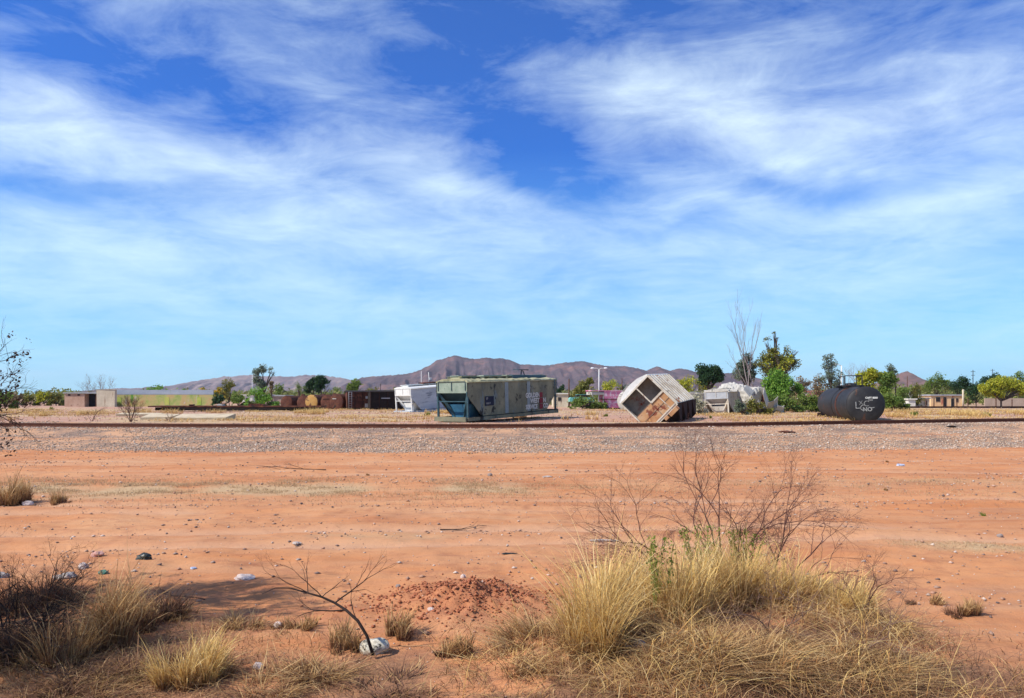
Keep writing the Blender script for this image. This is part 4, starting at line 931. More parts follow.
def tree(name, label, px, Z, blobs, mat, size=.3, n=2500, bark='bark', tr=.12, cat='tree', group='trees and bushes beyond the yard', trunk=True, flat=1.0, ragged=False):
    """blobs given as (px, py, radius px) at the tree's own distance"""
    p = at(px, Z); k = Z/F; t = empty(name, Matrix.Translation(p), label, cat, group); B = []
    for bx, by, br in blobs:
        x = (bx-px)*k; z = CZ-(by-HZ)*k-p.z; r = br*k
        B.append((x, 0, z, r*1.08))
        if cat == 'shrub' and z > r*.9:
            zz = z
            while zz > r*.7: zz -= r*.9; B.append((x+random.uniform(-.5, .5)*r, random.uniform(-.5, .5)*r, max(zz, r*.45), r*.95))
        for _ in range(2): B.append((x+random.uniform(-.6, .6)*r, random.uniform(-.9, .9)*r, z+random.uniform(-.5, .4)*r, r*random.uniform(.45, .75)))
    if trunk:
        segs = []
        zm = min(b[2] for b in B)
        fork = Vector((0, 0, max(.3, zm*.55)))
        tr = tr*.8; segs.append(((0, 0, -.2), tuple(fork*.5+Vector((.04, 0, 0))), tr*1.2, tr)); segs.append((tuple(fork*.5+Vector((.04, 0, 0))), tuple(fork), tr, tr*.85))
        for b in B:
            q = Vector(b[:3]); mid = fork.lerp(q, .5)+Vector((0, 0, .12*(q-fork).length)); segs.append((tuple(fork), tuple(mid), tr*.6, tr*.4)); segs.append((tuple(mid), tuple(q), tr*.4, tr*.12))
            for _ in range(2):
                e = q+Vector((random.gauss(0, 1), random.gauss(0, 1), random.gauss(.4, .6))).normalized()*b[3]*.95; segs.append((tuple(mid.lerp(q, .6)), tuple(e), tr*.25, tr*.06))
        segs_mesh('trunk' if cat == 'tree' else 'stems', segs, M[bark], 5, t)
    leaves(B, int(n*(1.25 if ragged else 1.9)), size*(.9 if ragged else 1.15), M[mat], t, 'crown' if cat == 'tree' else 'foliage', flat)
    return t
def bare(name, label, px, Z, stems, mat='barkpale', r=.08, depth=4, sp=.55, cat='tree', group='trees and bushes beyond the yard', up=.12):
    """leafless tree: stems = (dx px, py top)"""
    p = at(px, Z); t = empty(name, Matrix.Translation(p), label, cat, group); segs = []
    for dx, pt in stems:
        tip = Vector((dx*Z/F, random.uniform(-.3, .3), CZ-(pt-HZ)*Z/F-p.z)); L = tip.length
        grow(segs, Vector((dx*Z/F*.1, 0, -.1)), tip, L*.42, r, depth, sp, up, wig=.16)
    segs_mesh('branches', segs, M[mat], 4, t); return t
random.seed(21)
T = tree
# --- left side
bare('bare_tree', 'leafless grey tree above the shed roof, left of the pair', 88, 175, [(-3, 378), (2, 380), (5, 376)], 'barkpale', .1, 4, .6)
bare('bare_tree', 'leafless grey tree above the cream hut, right of the pair', 106, 175, [(-5, 376), (0, 372), (6, 374)], 'barkpale', .11, 4, .6)
hed = [(-14, 396, 9, 'lf_mid'), (5, 396, 10, 'lf_mid'), (18, 397, 7, 'lf_brown'), (30, 397.5, 6.5, 'lf_olive'), (44, 395.5, 8, 'lf_yel'), (56, 394.5, 8.5, 'lf_olive')]
hl = ['dark green bush at the very left edge beyond the rails', 'dense mid green bush at the left edge, under the thorny branch', 'brownish low bush left of the tin roofed shed group of bushes', 'low olive bush between the brownish bush and the yellowish one', 'yellowish green round bush near the pink shed', 'olive bush touching the left wall of the pink shed']
for (px, py, r, m), l in zip(hed, hl): T('shrub', l, px, 170 if px > 10 else 120, [(px, py+1, r*.8), (px-r*.7, py+3, r*.6), (px+r*.7, py+3, r*.6), (px, py+6, r*.7)], m, .42, 1600, cat='shrub')
T('shrub', 'wide bright green bush rising above the painted wall', 162, 185, [(150, 390.5, 4), (158, 389.5, 5), (167, 389.5, 5), (175, 391, 4), (184, 393, 4)], 'lf_bright', .42, 2200, cat='shrub')
T('shrub', 'olive low bush above the right part of the painted wall', 188, 190, [(186, 392, 4), (194, 394, 4), (200, 393, 3)], 'lf_olive', .4, 900, cat='shrub')
T('shrub', 'small orange flowering bush above the painted wall end', 204, 180, [(203, 391, 3.4), (207, 392, 2.4)], 'lf_orange', .35, 500, cat='shrub')
T('shrub', 'dark bush with yellow top right of the painted wall', 219, 140, [(219, 398, 6), (222, 402, 6), (216, 402, 5)], 'lf_dark', .35, 1200, cat='shrub')
T('shrub', 'yellow topped bush just above the dark one by the wall end', 220, 146, [(220, 391, 4), (217, 392.5, 2.5), (224, 392, 3)], 'lf_orange', .32, 600, cat='shrub')
T('bushy_tree', 'tall loose olive tree right of the painted wall', 229, 150, [(228, 385, 6), (233, 389, 6), (225, 391, 5), (231, 396, 7)], 'lf_olive', .3, 1500)
T('shrub', 'green bush under the loose olive tree', 238, 138, [(236, 399, 6), (243, 401, 6), (249, 402, 5)], 'lf_mid', .34, 1600, cat='shrub')
T('thin_tree', 'thin grey leaved tree with two drooping heads beside the pale pole', 264, 150, [(256, 372, 4), (263, 369, 4.5), (271, 370.5, 3.6), (274.5, 373, 2.5), (258, 380, 5), (262, 385, 5)], 'lf_grey', .3, 1300, tr=.2)
T('tree_stump', 'short dark shaggy trunk right of the thin grey tree', 271.5, 148, [(271.5, 383, 2), (271.5, 387, 2.2), (272, 391, 2.4)], 'lf_brown', .3, 500, tr=.3)
T('shrub', 'large bright green bush in front of the thin grey tree', 264, 130, [(256, 396, 8), (266, 395, 8), (262, 402, 9), (272, 400, 7), (250, 403, 5)], 'lf_bright', .34, 3800, cat='shrub')
T('shrub', 'green bush between the bright bush and the palm', 281, 165, [(278, 389, 5), (284, 390, 5), (289, 392, 4)], 'lf_mid', .36, 1500, cat='shrub')
T('leafy_tree', 'round dark green tree left half of the dark pair above the tanks', 313, 175, [(311, 386, 5.5), (315, 383, 5), (308, 389, 4.5)], 'lf_dark', .38, 2600)
T('leafy_tree', 'taller dark green tree, right half of the dark pair above the tanks', 322, 172, [(321, 381.5, 6), (327, 386, 5.5), (319, 388, 5), (329, 390, 3.6)], 'lf_dark', .38, 3000)
T('leafy_tree', 'dark rounded tree above the burnt wagons', 356, 172, [(356, 385, 5), (351, 388, 4.5), (361, 389, 4.5), (356, 390, 5)], 'lf_mid', .36, 2600)
T('shrub', 'low green bush between the dark trees above the tanks', 338, 185, [(336, 390.5, 3.5), (341, 391, 3.5), (346, 392, 2.5)], 'lf_mid', .36, 900, cat='shrub')
T('shrub', 'dusty olive bushes above the charred wagon', 376, 190, [(370, 392, 4), (377, 391, 4), (384, 392, 3.5), (390, 393, 3)], 'lf_olive', .36, 1500, cat='shrub')
# palm
p = at(299, 160); t = empty('palm_tree', Matrix.Translation(p), 'pale feathery palm tree left of the dark pair of trees', 'palm tree')
k = 160/F; hc = CZ-(388.5-HZ)*k-p.z
segs = [((0, 0, -.2), (0, 0, hc*.5), .3, .24), ((0, 0, hc*.5), (0, 0, hc), .24, .22)]; segs_mesh('trunk', segs, M['bark'], 8, t)
Vs = []; Fs = []
for i in range(34):
    a = random.uniform(0, 6.28); el = random.uniform(-.5, 1.35); L = random.uniform(1.5, 2.1)
    q = Vector((0, 0, hc)); dd = Vector((math.cos(a)*math.cos(el), math.sin(a)*math.cos(el), math.sin(el)))
    for j in range(7):
        q2 = q+dd*L/7; dd = (dd+Vector((0, 0, -.12))).normalized(); sd = dd.cross(Vector((0, 0, 1))).normalized()
        for s in (-1, 1):
            for u in (.2, .7):
                c = q.lerp(q2, u); tip = c+sd*s*.42*(1-j/9)+dd*.22+Vector((0, 0, -.1)); b0 = len(Vs)
                Vs += [tuple(c-dd*.03), tuple(c+dd*.03), tuple(tip+dd*.02), tuple(tip-dd*.02)]; Fs.append((b0, b0+1, b0+2, b0+3))
        q = q2
link('crown', mesh_np('fronds', Vs, Fs, M['lf_palm']), t)
# --- centre
T('leafy_tree', 'dark green tree just behind the green hopper wagon far end', 561, 175, [(559, 391, 3), (563, 388, 3), (567, 390, 3)], 'lf_dark', .34, 900)
T('leafy_tree', 'dark rounded tree between the timber pole and the street lamp', 586, 132, [(584, 386, 5.5), (590, 382, 4), (592, 388, 5), (579, 391, 5.5), (587, 394, 7), (578, 396, 5)], 'lf_olive', .32, 3200)
T('shrub', 'green bush with pale twigs hiding the turquoise car', 582, 118, [(572, 404.5, 5), (581, 402, 6), (590, 400, 7), (597, 402, 6), (577, 407, 4), (603, 405, 4)], 'lf_mid', .28, 3600, cat='shrub')
T('shrub', 'yellow green bush above the pink wagon', 610, 190, [(606, 386, 5), (613, 385, 5.5), (619, 389, 5), (608, 391, 5)], 'lf_yel', .36, 2200, cat='shrub')
T('shrub', 'dark green bush behind the torn roof of the rolled over wagon', 627, 185, [(624, 389, 4), (631, 388, 4), (637, 389, 4)], 'lf_dark', .36, 1300, cat='shrub')
T('shrub', 'pale olive bush right of the rolled over wagon, in front of the mountains', 686, 150, [(682, 383, 5), (690, 381, 6), (698, 384, 5), (705, 386, 6), (688, 390, 7)], 'lf_yel', .34, 2400, cat='shrub')
T('leafy_tree', 'very dark round tree right of the mountains foot', 709, 135, [(702, 370, 6), (709, 373, 7), (716, 371, 6), (705, 379, 7), (716, 379, 7), (722, 376, 3)], 'lf_dark', .34, 3600, tr=.2)
T('shrub', 'thin grey shrub in front of the bent pale sheet', 698, 80, [(695, 400, 5), (700, 397, 6), (696, 406, 5), (703, 404, 4)], 'lf_pale', .2, 1300, cat='shrub')
T('shrub', 'small green bush among weeds under the crushed hopper wagon braces', 742, 78, [(741, 407, 4), (738, 402, 3), (745, 410, 3)], 'lf_grey', .2, 800, cat='shrub')
T('shrub', 'grey green bush in front of the crumpled tank', 757, 79, [(752, 405, 6), (762, 407, 6), (770, 409, 4), (747, 409, 4)], 'lf_olive', .2, 2000, cat='shrub')
bare('tall_bare_tree', 'tall leafless tree standing high above the crumpled tank', 750, 112, [(4, 290), (20, 304), (-5, 312)], 'barkpale', .10, 3, .3, up=.2)
T('thin_tree', 'grey leaved ragged tree around the foot of the tall bare tree', 747, 114, [(747, 358, 5), (742, 366, 6), (750, 367, 6), (738, 374, 6), (748, 376, 7), (755, 371, 4)], 'lf_grey', .26, 2600, tr=.2)
T('leafy_tree', 'big ragged olive and yellow tree beside the tall bare tree', 775, 110, [(776, 338, 3), (768, 342, 5), (773, 348, 6), (789, 350, 5), (796, 351, 4), (766, 358, 7), (776, 358, 7), (788, 357, 6), (795, 362, 6), (779, 367, 9), (766, 370, 7), (790, 370, 6), (760, 362, 5), (774, 333, 2)], 'lf_olive', .3, 6000, tr=.26, ragged=True)
T('leafy_tree', 'golden leafed tree half way up the ragged olive tree', 783, 109, [(784, 364, 7), (790, 360, 5), (774, 352, 5), (767, 363, 5), (779, 371, 6)], 'lf_yel', .28, 900, tr=.2, ragged=True)
T('shrub', 'huge bright green bush right of the crumpled tank', 780, 96, [(777, 377, 8), (785, 383, 9), (771, 384, 8), (779, 392, 11), (790, 394, 8), (770, 396, 8), (797, 388, 5)], 'lf_bright', .24, 9500, cat='shrub')
T('shrub', 'low dark green bush under the huge bright bush', 783, 90, [(772, 402, 7), (784, 402, 8), (795, 403, 7), (778, 408, 4)], 'lf_mid', .22, 4200, cat='shrub')
T('shrub', 'low mid green bush left of the black tank', 811, 92, [(804, 401, 7), (814, 400, 7), (822, 402, 7), (809, 407, 5)], 'lf_mid', .22, 4200, cat='shrub')
T('shrub', 'brownish bush between the huge bright bush and the red roofed house', 801, 125, [(799, 382, 6), (803, 386, 6), (807, 383, 4), (799, 391, 6)], 'lf_brown', .28, 1500, cat='shrub')
T('thin_tree', 'thin dark grey tree left of the black tank', 832, 115, [(826, 358, 4), (831, 356, 3.5), (827, 366, 5), (833, 364, 5), (830, 374, 6), (838, 376, 6), (834, 384, 7), (823, 379, 4)], 'lf_grey', .28, 1900, tr=.16, ragged=True)
T('shrub', 'brown twiggy bush at the foot of the thin dark grey tree', 822, 130, [(818, 378, 5), (822, 386, 6), (816, 386, 5)], 'lf_brown', .28, 900, cat='shrub')
bare('bare_tree', 'leafless pale tree right of the street lamp behind the black tank', 855, 128, [(-4, 366), (0, 360), (5, 362)], 'barkpale', .09, 4, .5)
bare('bare_tree', 'leafless reddish tree behind the red roofed house', 813, 150, [(-3, 378), (2, 374)], 'barkpale', .09, 4, .6)
# --- right of the tank
rt = [(868, 105, 'lf_yel', [(862, 378, 6), (871, 375, 7), (879, 378, 7), (866, 385, 7), (876, 388, 8)], 'yellow green bushy tree just right of the black tank handrail', 2600),
      (888, 104, 'lf_mid', [(884, 380, 6), (890, 377, 5), (893, 384, 6), (886, 391, 7)], 'mid green bushy tree behind the dark pole', 2200),
      (893, 100, 'lf_mid', [(886, 401, 7), (895, 399, 7), (903, 402, 5), (889, 406, 4)], 'low dark green bush between the black tank and the white hut', 3200),
      (891, 170, 'lf_grey', [(890, 368, 4), (893, 373, 5), (887, 376, 4)], 'tall grey green tree top left of the brown hill', 700),
      (905, 150, 'lf_mid', [(903, 392, 5), (909, 391, 5), (900, 395, 4)], 'green bush beneath the brown hill', 1500),
      (918, 150, 'lf_olive', [(916, 388, 5), (921, 391, 5), (914, 394, 4)], 'olive brown bush above the cream outbuilding', 1200),
      (937, 190, 'lf_mid', [(931, 383, 5), (938, 379, 6), (946, 381, 6), (927, 388, 5), (940, 387, 6), (950, 387, 5)], 'wide green tree above the peach house', 2600),
      (958, 175, 'lf_dark', [(955, 386, 5), (962, 382, 6), (967, 378, 4), (961, 390, 6), (970, 388, 6)], 'dark green tree above the right end of the peach house', 2200),
      (976, 150, 'lf_dark', [(973, 392, 6), (979, 388, 6), (983, 396, 6), (974, 400, 4)], 'dark green bush left of the spreading tree', 2200),
      (995, 165, 'lf_dark', [(989, 381, 5), (996, 378, 5), (1003, 380, 5)], 'very dark tree top behind the spreading tree', 1300),
      (1018, 170, 'lf_mid', [(1012, 380, 4), (1020, 376, 5), (1030, 378, 7), (1042, 380, 8)], 'mid green tree behind the right side of the spreading tree', 1500),
      (1075, 150, 'lf_mid', [(1060, 385, 8), (1075, 383, 9), (1090, 388, 9)], 'mid green tree past the right end of the view', 1500)]
for px, Z, m, bl, l, n in rt: T('bushy_tree' if 'tree' in l else 'shrub', l, px, Z, bl, m, .3, n, cat='tree' if 'tree' in l.split(' behind')[0] else 'shrub')
t = T('spreading_tree', 'yellow green flat topped tree with dark forked trunk in front of the tan wall', 1001, 128, [(984, 388, 5), (992, 385, 6), (1001, 383, 7), (1010, 384, 7), (1019, 387, 7), (988, 392, 5), (998, 391, 7), (1010, 391, 7), (1020, 393, 6), (1028, 389, 6), (1036, 392, 6)], 'lf_yel', .26, 9000, tr=.2)
# distant belt of scrub along the foot of the hills
def belt():
    bl = []
    for i in range(620):
        px = random.uniform(-200, 1230); Z = random.uniform(195 if 55 < px < 290 else 172, 400); x = (px-CX)/F*Z; r = random.uniform(2.2, 3.9)*(1.3 if px > 850 else 1.1 if px > 560 else 1)*(Z/280)**.5
        bl.append((x, Z, r*.6, r))
    o = leaves(bl, 200000, .85, M["lf_scrub"], None, 'distant_scrub', .75)
    tag(o, 'belt of dusty green desert scrub at the foot of the hills', 'scrub', kind='stuff')
belt()

# ------------------------------------------------------------ grasses beyond and before the track
def tuft(name, label, px, py, h, w, n, mat, cat='grass tuft', group='dry grass tufts', lean=(0, 0), Z=None, width=.0085, droop=.25, spread=1.0, messy=0):
    if Z: p = at(px, Z); X, Y, z = p
    else: X, Y, z = hit(px, py)
    K = 1 if n <= 160 else max(3, int(10*w)); R0 = w*.36                     # several stools, each with its own lean and height
    ka = rng.uniform(0, 6.283, K); kr = rng.uniform(0, 1, K)**.5*R0; kx, ky = np.cos(ka)*kr, np.sin(ka)*kr
    kh = h*rng.uniform(.6, 1.12, K)*(1-.3*(kr/R0)**2); klx = kx*.5*spread+rng.normal(0, .16, K)*h; kly = ky*.5*spread+rng.normal(0, .16, K)*h
    w_ = rng.integers(0, K, n); a = rng.uniform(0, 6.283, n); rr = rng.uniform(0, 1, n)**.7*.07*max(w, .4)/.8
    bx, by = kx[w_]+np.cos(a)*rr*1.3, ky[w_]+np.sin(a)*rr*1.3
    B = np.stack([bx, by, gz(X+bx, Y+by)-z-.01], 1)
    H = kh[w_]*np.where(rng.uniform(0, 1, n) < .18, rng.uniform(.9, 1.25, n), rng.uniform(.25, .95, n))
    sp = np.abs(rng.normal(0, .30+.5*messy, n))*H*spread
    L = np.stack([np.cos(a)*sp+klx[w_]*H/h+lean[0]*rng.uniform(.3, 1.7, n)*H/h, np.sin(a)*sp+kly[w_]*H/h+lean[1]], 1)
    if messy: L += rng.normal(0, .45*messy, (n, 2))*H[:, None]; H = H*rng.uniform(.4, 1, n)
    V, Fs, t = blades(B, H, L, rng.uniform(.5, 1.3, n)*width, rng.uniform(.0, 2*droop, n))
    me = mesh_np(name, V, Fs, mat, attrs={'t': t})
    o = link(name, me); o.matrix_world = Matrix.Translation((X, Y, z)); tag(o, label, cat, group); return o
S, SB, SD, SP = M['straw'], M['strawbr'], M['strawdk'], M['strawpale']
def both(name, label, px, py, h, w, n, mats, **k):
    """a clump made of two kinds of blades: the tall ones and, as a part, the old ones at its foot"""
    o = tuft(name, label, px, py, h, w, n, mats[0], **k)
    if len(mats) > 1:
        k['group'] = None
        q = tuft('old_blades', None, px, py, h*.6, w*1.15, int(n*.5), mats[1], cat=None, **k)
        q.matrix_world = Matrix.Identity(4); q.parent = o
    return o
G1 = 'tall dry grass clumps of the big mound'
both('grass_clump', 'pale straw grass clump at the left front of the big mound, leaning left', 535, 640, .34, .85, 650, (SB, SP), group=G1, lean=(-.18, 0), spread=1.3)
both('grass_clump', 'tall bright straw clump left in the big mound, dark at its foot', 596, 650, 1.05, .75, 2000, (S, SB), group=G1, lean=(.02, 0))
both('grass_clump', 'bright straw clump behind the tall left one in the big mound', 628, 618, 0.92, .8, 1700, (S, SB), group=G1, lean=(.1, 0))
both('grass_clump', 'straw clump with right leaning blades near the middle of the big mound', 672, 625, 1.09, .9, 1900, (S, SB), group=G1, lean=(.12, 0))
both('grass_clump', 'straw clump under the green weeds in the middle of the big mound', 728, 606, 1.05, .9, 1900, (S, SB), group=G1, lean=(-.1, 0))
both('grass_clump', 'golden straw clump at the back right of the big mound', 785, 606, 0.79, .9, 1500, (S, SB), group=G1, lean=(.08, 0))
both('grass_clump', 'brownish straw clump at the right shoulder of the big mound', 838, 612, 0.64, .8, 1300, (S, SB), group=G1, lean=(.1, 0))
both('grass_clump', 'low reddish brown clump at the right end of the big mound', 882, 628, .42, .6, 900, (SB, SD), group=G1, lean=(-.02, 0), messy=1)
both('grass_clump', 'tangled brown clump at the front middle of the big mound', 700, 668, .42, .95, 1500, (SB, SD), group=G1, lean=(.1, 0), spread=1.3, messy=1)
both('grass_clump', 'tangled brown grass clump at the front right of the big mound', 770, 668, .42, 1.0, 1500, (SB, SD), group=G1, lean=(.1, 0), spread=1.3, messy=1)
both('grass_clump', 'flattened brown straw clump at the front right corner of the big mound', 838, 672, .34, .95, 1100, (SB, SD), group=G1, lean=(.2, 0), spread=1.4, messy=1)
both('grass_clump', 'short straw clump at the front left foot of the big mound', 645, 680, .3, .8, 800, (SB, S), group=G1, lean=(.05, 0), spread=1.4, messy=1)
G2 = 'separate dry grass clumps in the foreground'
both('grass_clump', 'golden grass clump in the left foreground, right of the shaded brush', 193, 680, .5, .62, 1000, (S, SB), group=G2, lean=(.02, 0), spread=1.1)
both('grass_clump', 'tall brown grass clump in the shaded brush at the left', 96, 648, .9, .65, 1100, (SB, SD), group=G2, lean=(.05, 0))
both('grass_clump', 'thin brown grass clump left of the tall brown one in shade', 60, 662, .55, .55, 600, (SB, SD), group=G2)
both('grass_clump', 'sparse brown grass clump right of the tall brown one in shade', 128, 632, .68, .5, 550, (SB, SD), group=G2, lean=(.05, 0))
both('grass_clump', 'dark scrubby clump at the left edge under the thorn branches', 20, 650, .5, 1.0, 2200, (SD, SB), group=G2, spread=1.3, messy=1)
both('grass_clump', 'thin brown clump just left of the patchy pale shell', 345, 648, .36, .4, 380, (SB, SD), group=G2)
both('grass_clump', 'upright brown clump just right of the patchy pale shell', 400, 636, .36, .42, 420, (SB, SD), group=G2, lean=(.06, 0))
both('grass_clump', 'sparse brown clump below the red dirt heap', 458, 652, .3, .4, 320, (SB, SD), group=G2)
both('grass_clump', 'low brown clump left of the dead curved branch', 298, 628, .22, .5, 350, (SB, SD), group=G2, spread=1.3)
both('grass_clump', 'small red brown tuft standing alone right of the big mound', 964, 614, .26, .36, 520, (SB, SD), group=G2)
both('grass_clump', 'faint red brown tuft between the big mound and the lone tuft', 925, 604, .2, .4, 260, (SB, SD), group=G2)
both('grass_clump', 'flattened straw scrub in the lower left corner', 270, 690, .22, .9, 700, (SB, SD), group=G2, spread=1.5, messy=1)
both('grass_clump', 'flattened brown scrub at the bottom edge below the patchy shell', 395, 692, .18, .9, 600, (SD, SB), group=G2, spread=1.5, messy=1)
both('grass_clump', 'low scrub at the bottom edge below the big mound, right side', 890, 684, .2, .6, 350, (SD, SB), group=G2, spread=1.5, messy=1)
both('grass_clump', 'dark broken scrub at the very bottom left corner', 60, 692, .3, 1.1, 1000, (SD, SB), group=G2, spread=1.4, messy=1)
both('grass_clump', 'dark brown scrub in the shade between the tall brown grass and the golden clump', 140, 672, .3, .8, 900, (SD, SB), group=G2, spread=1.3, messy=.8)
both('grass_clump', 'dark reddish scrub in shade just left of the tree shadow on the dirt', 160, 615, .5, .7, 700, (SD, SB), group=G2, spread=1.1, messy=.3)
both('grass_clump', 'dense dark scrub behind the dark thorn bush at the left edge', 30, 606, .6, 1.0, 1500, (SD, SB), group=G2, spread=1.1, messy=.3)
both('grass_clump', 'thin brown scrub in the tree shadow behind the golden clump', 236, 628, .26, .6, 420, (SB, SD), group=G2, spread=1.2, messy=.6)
both('grass_clump', 'broken brown scrub left of the patchy pale shell', 322, 672, .28, .8, 700, (SB, SD), group=G2, spread=1.3, messy=.8)
both('grass_clump', 'straw scrub reaching left from the foot of the big mound', 510, 662, .22, .8, 600, (SB, S), group=G2, spread=1.4, messy=.8)
both('grass_clump', 'bushy yellow brown clump at the left edge in the middle distance', 14, 503, .85, 1.0, 1500, (SB, SD), group=G2, width=.014)
both('grass_clump', 'small brown tuft beside the bushy clump at the left edge', 58, 503, .36, .6, 500, (SB, SD), group=G2, width=.012)
for px, py, l in ((373, 475, 'tiny red brown tuft on the dirt below the ballast, left of centre'), (889, 462, 'tiny brown tuft on the dirt near the right end, close to the ballast'), (886, 490, 'tiny brown tuft on the pale strip at the right'), (466, 454, 'tiny tuft at the foot of the ballast in the middle')):
    tuft('grass_tuft', l, px, py, .18, .55, 160, SB, group=G2, width=.02)
for px, Z, m, l, hh in ((914, 75, 'weed', 'green weed tuft just beyond the rails right of the black tank', .7), (987, 74, 'weed', 'yellow green weed tuft beyond the rails near the right end', .75), (52, 110, 'weed', 'green weed tuft beyond the rails at the left', .8), (427, 74, 'weed', 'yellow green weed in front of the white hopper wagon', .5), (711, 66, 'weed', 'low green weed beyond the rails right of the rolled over wagon', .3), (606, 72, 'weed', 'low green weed left of the rolled over wagon', .4), (945, 480, 'weed', '', 0)):
    if l: tuft('weed_tuft', l, px, 0, hh, hh*1.2, 260, M[m], 'weed', 'weeds beyond the rails', Z=Z, width=.05)
tuft('weed_tuft', 'tiny green weed alone on the orange dirt at the right', 988, 516, .16, .25, 60, M['weed'], 'weed', None, width=.02)
# stuff: blades spread over the land
def field(name, label, n, x0, x1, y0, y1, h, width, mat, dens, lean=.5, droop=.3, zoff=0):
    X, Y = pick(n, x0, x1, y0, y1, dens); n = len(X)
    B = np.stack([X, Y, gz(X, Y)-.005+zoff*rng.uniform(0, 1, n)**1.5*dens(X, Y)], 1); H = h*rng.uniform(.3, 1.1, n)
    a = rng.uniform(0, 6.283, n); o = H*rng.uniform(0, 1, n)*lean*2
    V, Fs, t = blades(B, H, np.stack([np.cos(a)*o, np.sin(a)*o], 1), width*rng.uniform(.5, 1.3, n), rng.uniform(0, 2*droop, n))
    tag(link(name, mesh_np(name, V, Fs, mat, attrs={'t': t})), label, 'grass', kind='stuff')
field('dry_grass', 'thin bleached grass on the pale strip across the dirt', 30000, -19, 19, 18, 29, .10, .013, SP,
      lambda x, y: np.clip(.9*np.exp(-((y-24.0-.03*x)/2.6)**2)*(1-.8*sstep(-3, 6, x)), 0, 1)*sstep(.42, .62, fbm(x*.8, y*.8, 91))+.03)
field('dry_grass', 'golden dry grass on the flat ground beyond the rails', 42000, -80, 85, 58, 122, .36, .04, S,
      lambda x, y: sstep(3, 5, y-track_y(x))*(sstep(.46, .6, fbm(x*.09+3, y*.16, 95))*.9+.05)*sstep(.35, .6, fbm(x*.6, y*.6, 96)))
field('dry_grass', 'tall ragged yellow grass bunches beyond the rails and around the wagons', 9000, -70, 75, 60, 100, .75, .045, S,
      lambda x, y: sstep(5, 7, y-track_y(x))*sstep(.6, .66, fbm(x*.22+13, y*.22, 105, 3))*sstep(.4, .55, fbm(x*1.3, y*1.3, 106)), .4)
mound = lambda x, y: np.clip(np.exp(-(((x-1.9)/1.3)**2+((y-6.3)/.85)**2))*1.1, 0, 1)*sstep(.36, .52, fbm(x*2.2, y*2.2, 83))
field('dry_litter', 'tangled brown straw lying over the big grass mound', 7500, -1, 5, 4.8, 8, .2, .006, SB, mound, 1.6, .5, .2)
field('dry_litter', 'bleached broken grass stems caught in the big mound', 1800, -1, 5, 4.8, 8, .32, .006, S, mound, 1.3, .5, .4)
field('dead_twigs', 'shrivelled dark scrub stalks over the front of the big mound', 7000, -.5, 5.5, 4.6, 7.5, .16, .005, SD, lambda x, y: np.clip(np.exp(-(((x-2.2)/1.3)**2+((y-5.8)/.8)**2)), 0, 1), 1.3, .4)
field('dry_litter', 'brown straw and stalks under the shaded brush at the left', 6500, -6.5, -1, 4.6, 8, .14, .005, SB, lambda x, y: np.clip(np.exp(-(((x+3.7)/1.7)**2+((y-6.2)/1.0)**2)), 0, 1), 1.4, .4)
field('dead_twigs', 'short dead stalks across the bottom foreground', 5000, -5, 5, 4.2, 7.0, .1, .004, SD, lambda x, y: (.1+.9*np.exp(-((y-5.2)/.7)**2)*sstep(.4, .6, fbm(x*1.5, y*1.5, 99)))*(1-.8*sstep(2.6, 3.4, x)), 1.4, .4)
field('dry_grass', 'low dry grass patch on the dirt right of the big mound', 1600, 5.5, 9.5, 11, 13.5, .05, .008, SP, lambda x, y: np.exp(-(((x-7.6)/1.3)**2+((y-12.2)/.5)**2)), 1, .3)

# ------------------------------------------------------------ thorn bushes
def thorn(name, label, px, py, stems, mat, r, depth=4, sp=.6, up=.05, group=None, wig=.3, Z=None, cat='thorn bush', shrink=.62):
    """stems: (dx, dy, dz, length) in metres from the base"""
    X, Y, z = hit(px, py) if Z is None else at(px, Z)
    t = empty(name, Vector((X, Y, z)), label, cat, group); 
    for dx, dy, dz, L in stems:
        segs = []; grow(segs, (dx*.05, dy*.05, -.03), (dx, dy, dz), L, r, depth, sp, up, (2, 3), 5, wig, shrink)
        segs_mesh('branch', segs, mat, 4, t)
    return t
random.seed(5)
thorn('thorn_bush', 'leafless reddish thorn bush spreading above the middle of the big grass mound', 722, 590,
      [(-.62, .1, 1, 1.05), (-.35, 0, 1, .95), (.05, .1, 1, .85), (.5, -.1, .8, .85), (-1, .1, .5, .9), (.2, -.1, 1, .75), (-.15, .2, 1, .9)], M['twigred'], .013, 5, .55, -.03, 'leafless thorn bushes', .3)
thorn('thorn_bush', 'leafless thorn bush just right of the tallest one, arching to the right', 770, 588,
      [(.35, 0, .75, .8), (.7, .1, .6, .8), (.1, 0, .8, .7), (.9, 0, .5, .7)], M['twigred'], .011, 5, .55, -.03, 'leafless thorn bushes', .3)
thorn('thorn_bush', 'low leafless thorn bush reaching out at the left of the big mound top', 672, 588,
      [(-.9, .1, .5, .8), (-.8, .1, .35, .75), (-.4, 0, .7, .6)], M['twigred'], .010, 5, .5, -.04, 'leafless thorn bushes', .28)
thorn('thorn_bush', 'drooping fine twigged thorn tangle in the centre of the bushes above the mound', 735, 584, [(-.5, 0, .9, .6), (.5, 0, .9, .6), (-.9, 0, .6, .55), (.9, 0, .55, .6), (0, .1, 1, .5), (1, .1, .3, .6)], M['twigred'], .009, 5, .75, -.09, 'leafless thorn bushes', .38)
thorn('thorn_bush', 'small leafless thorn twig standing at the right shoulder of the big mound', 860, 622,
      [(.12, 0, 1, .42), (.35, 0, .8, .36), (-.2, 0, .9, .3)], M['twigred'], .007, 4, .6, .02, 'leafless thorn bushes', .3)
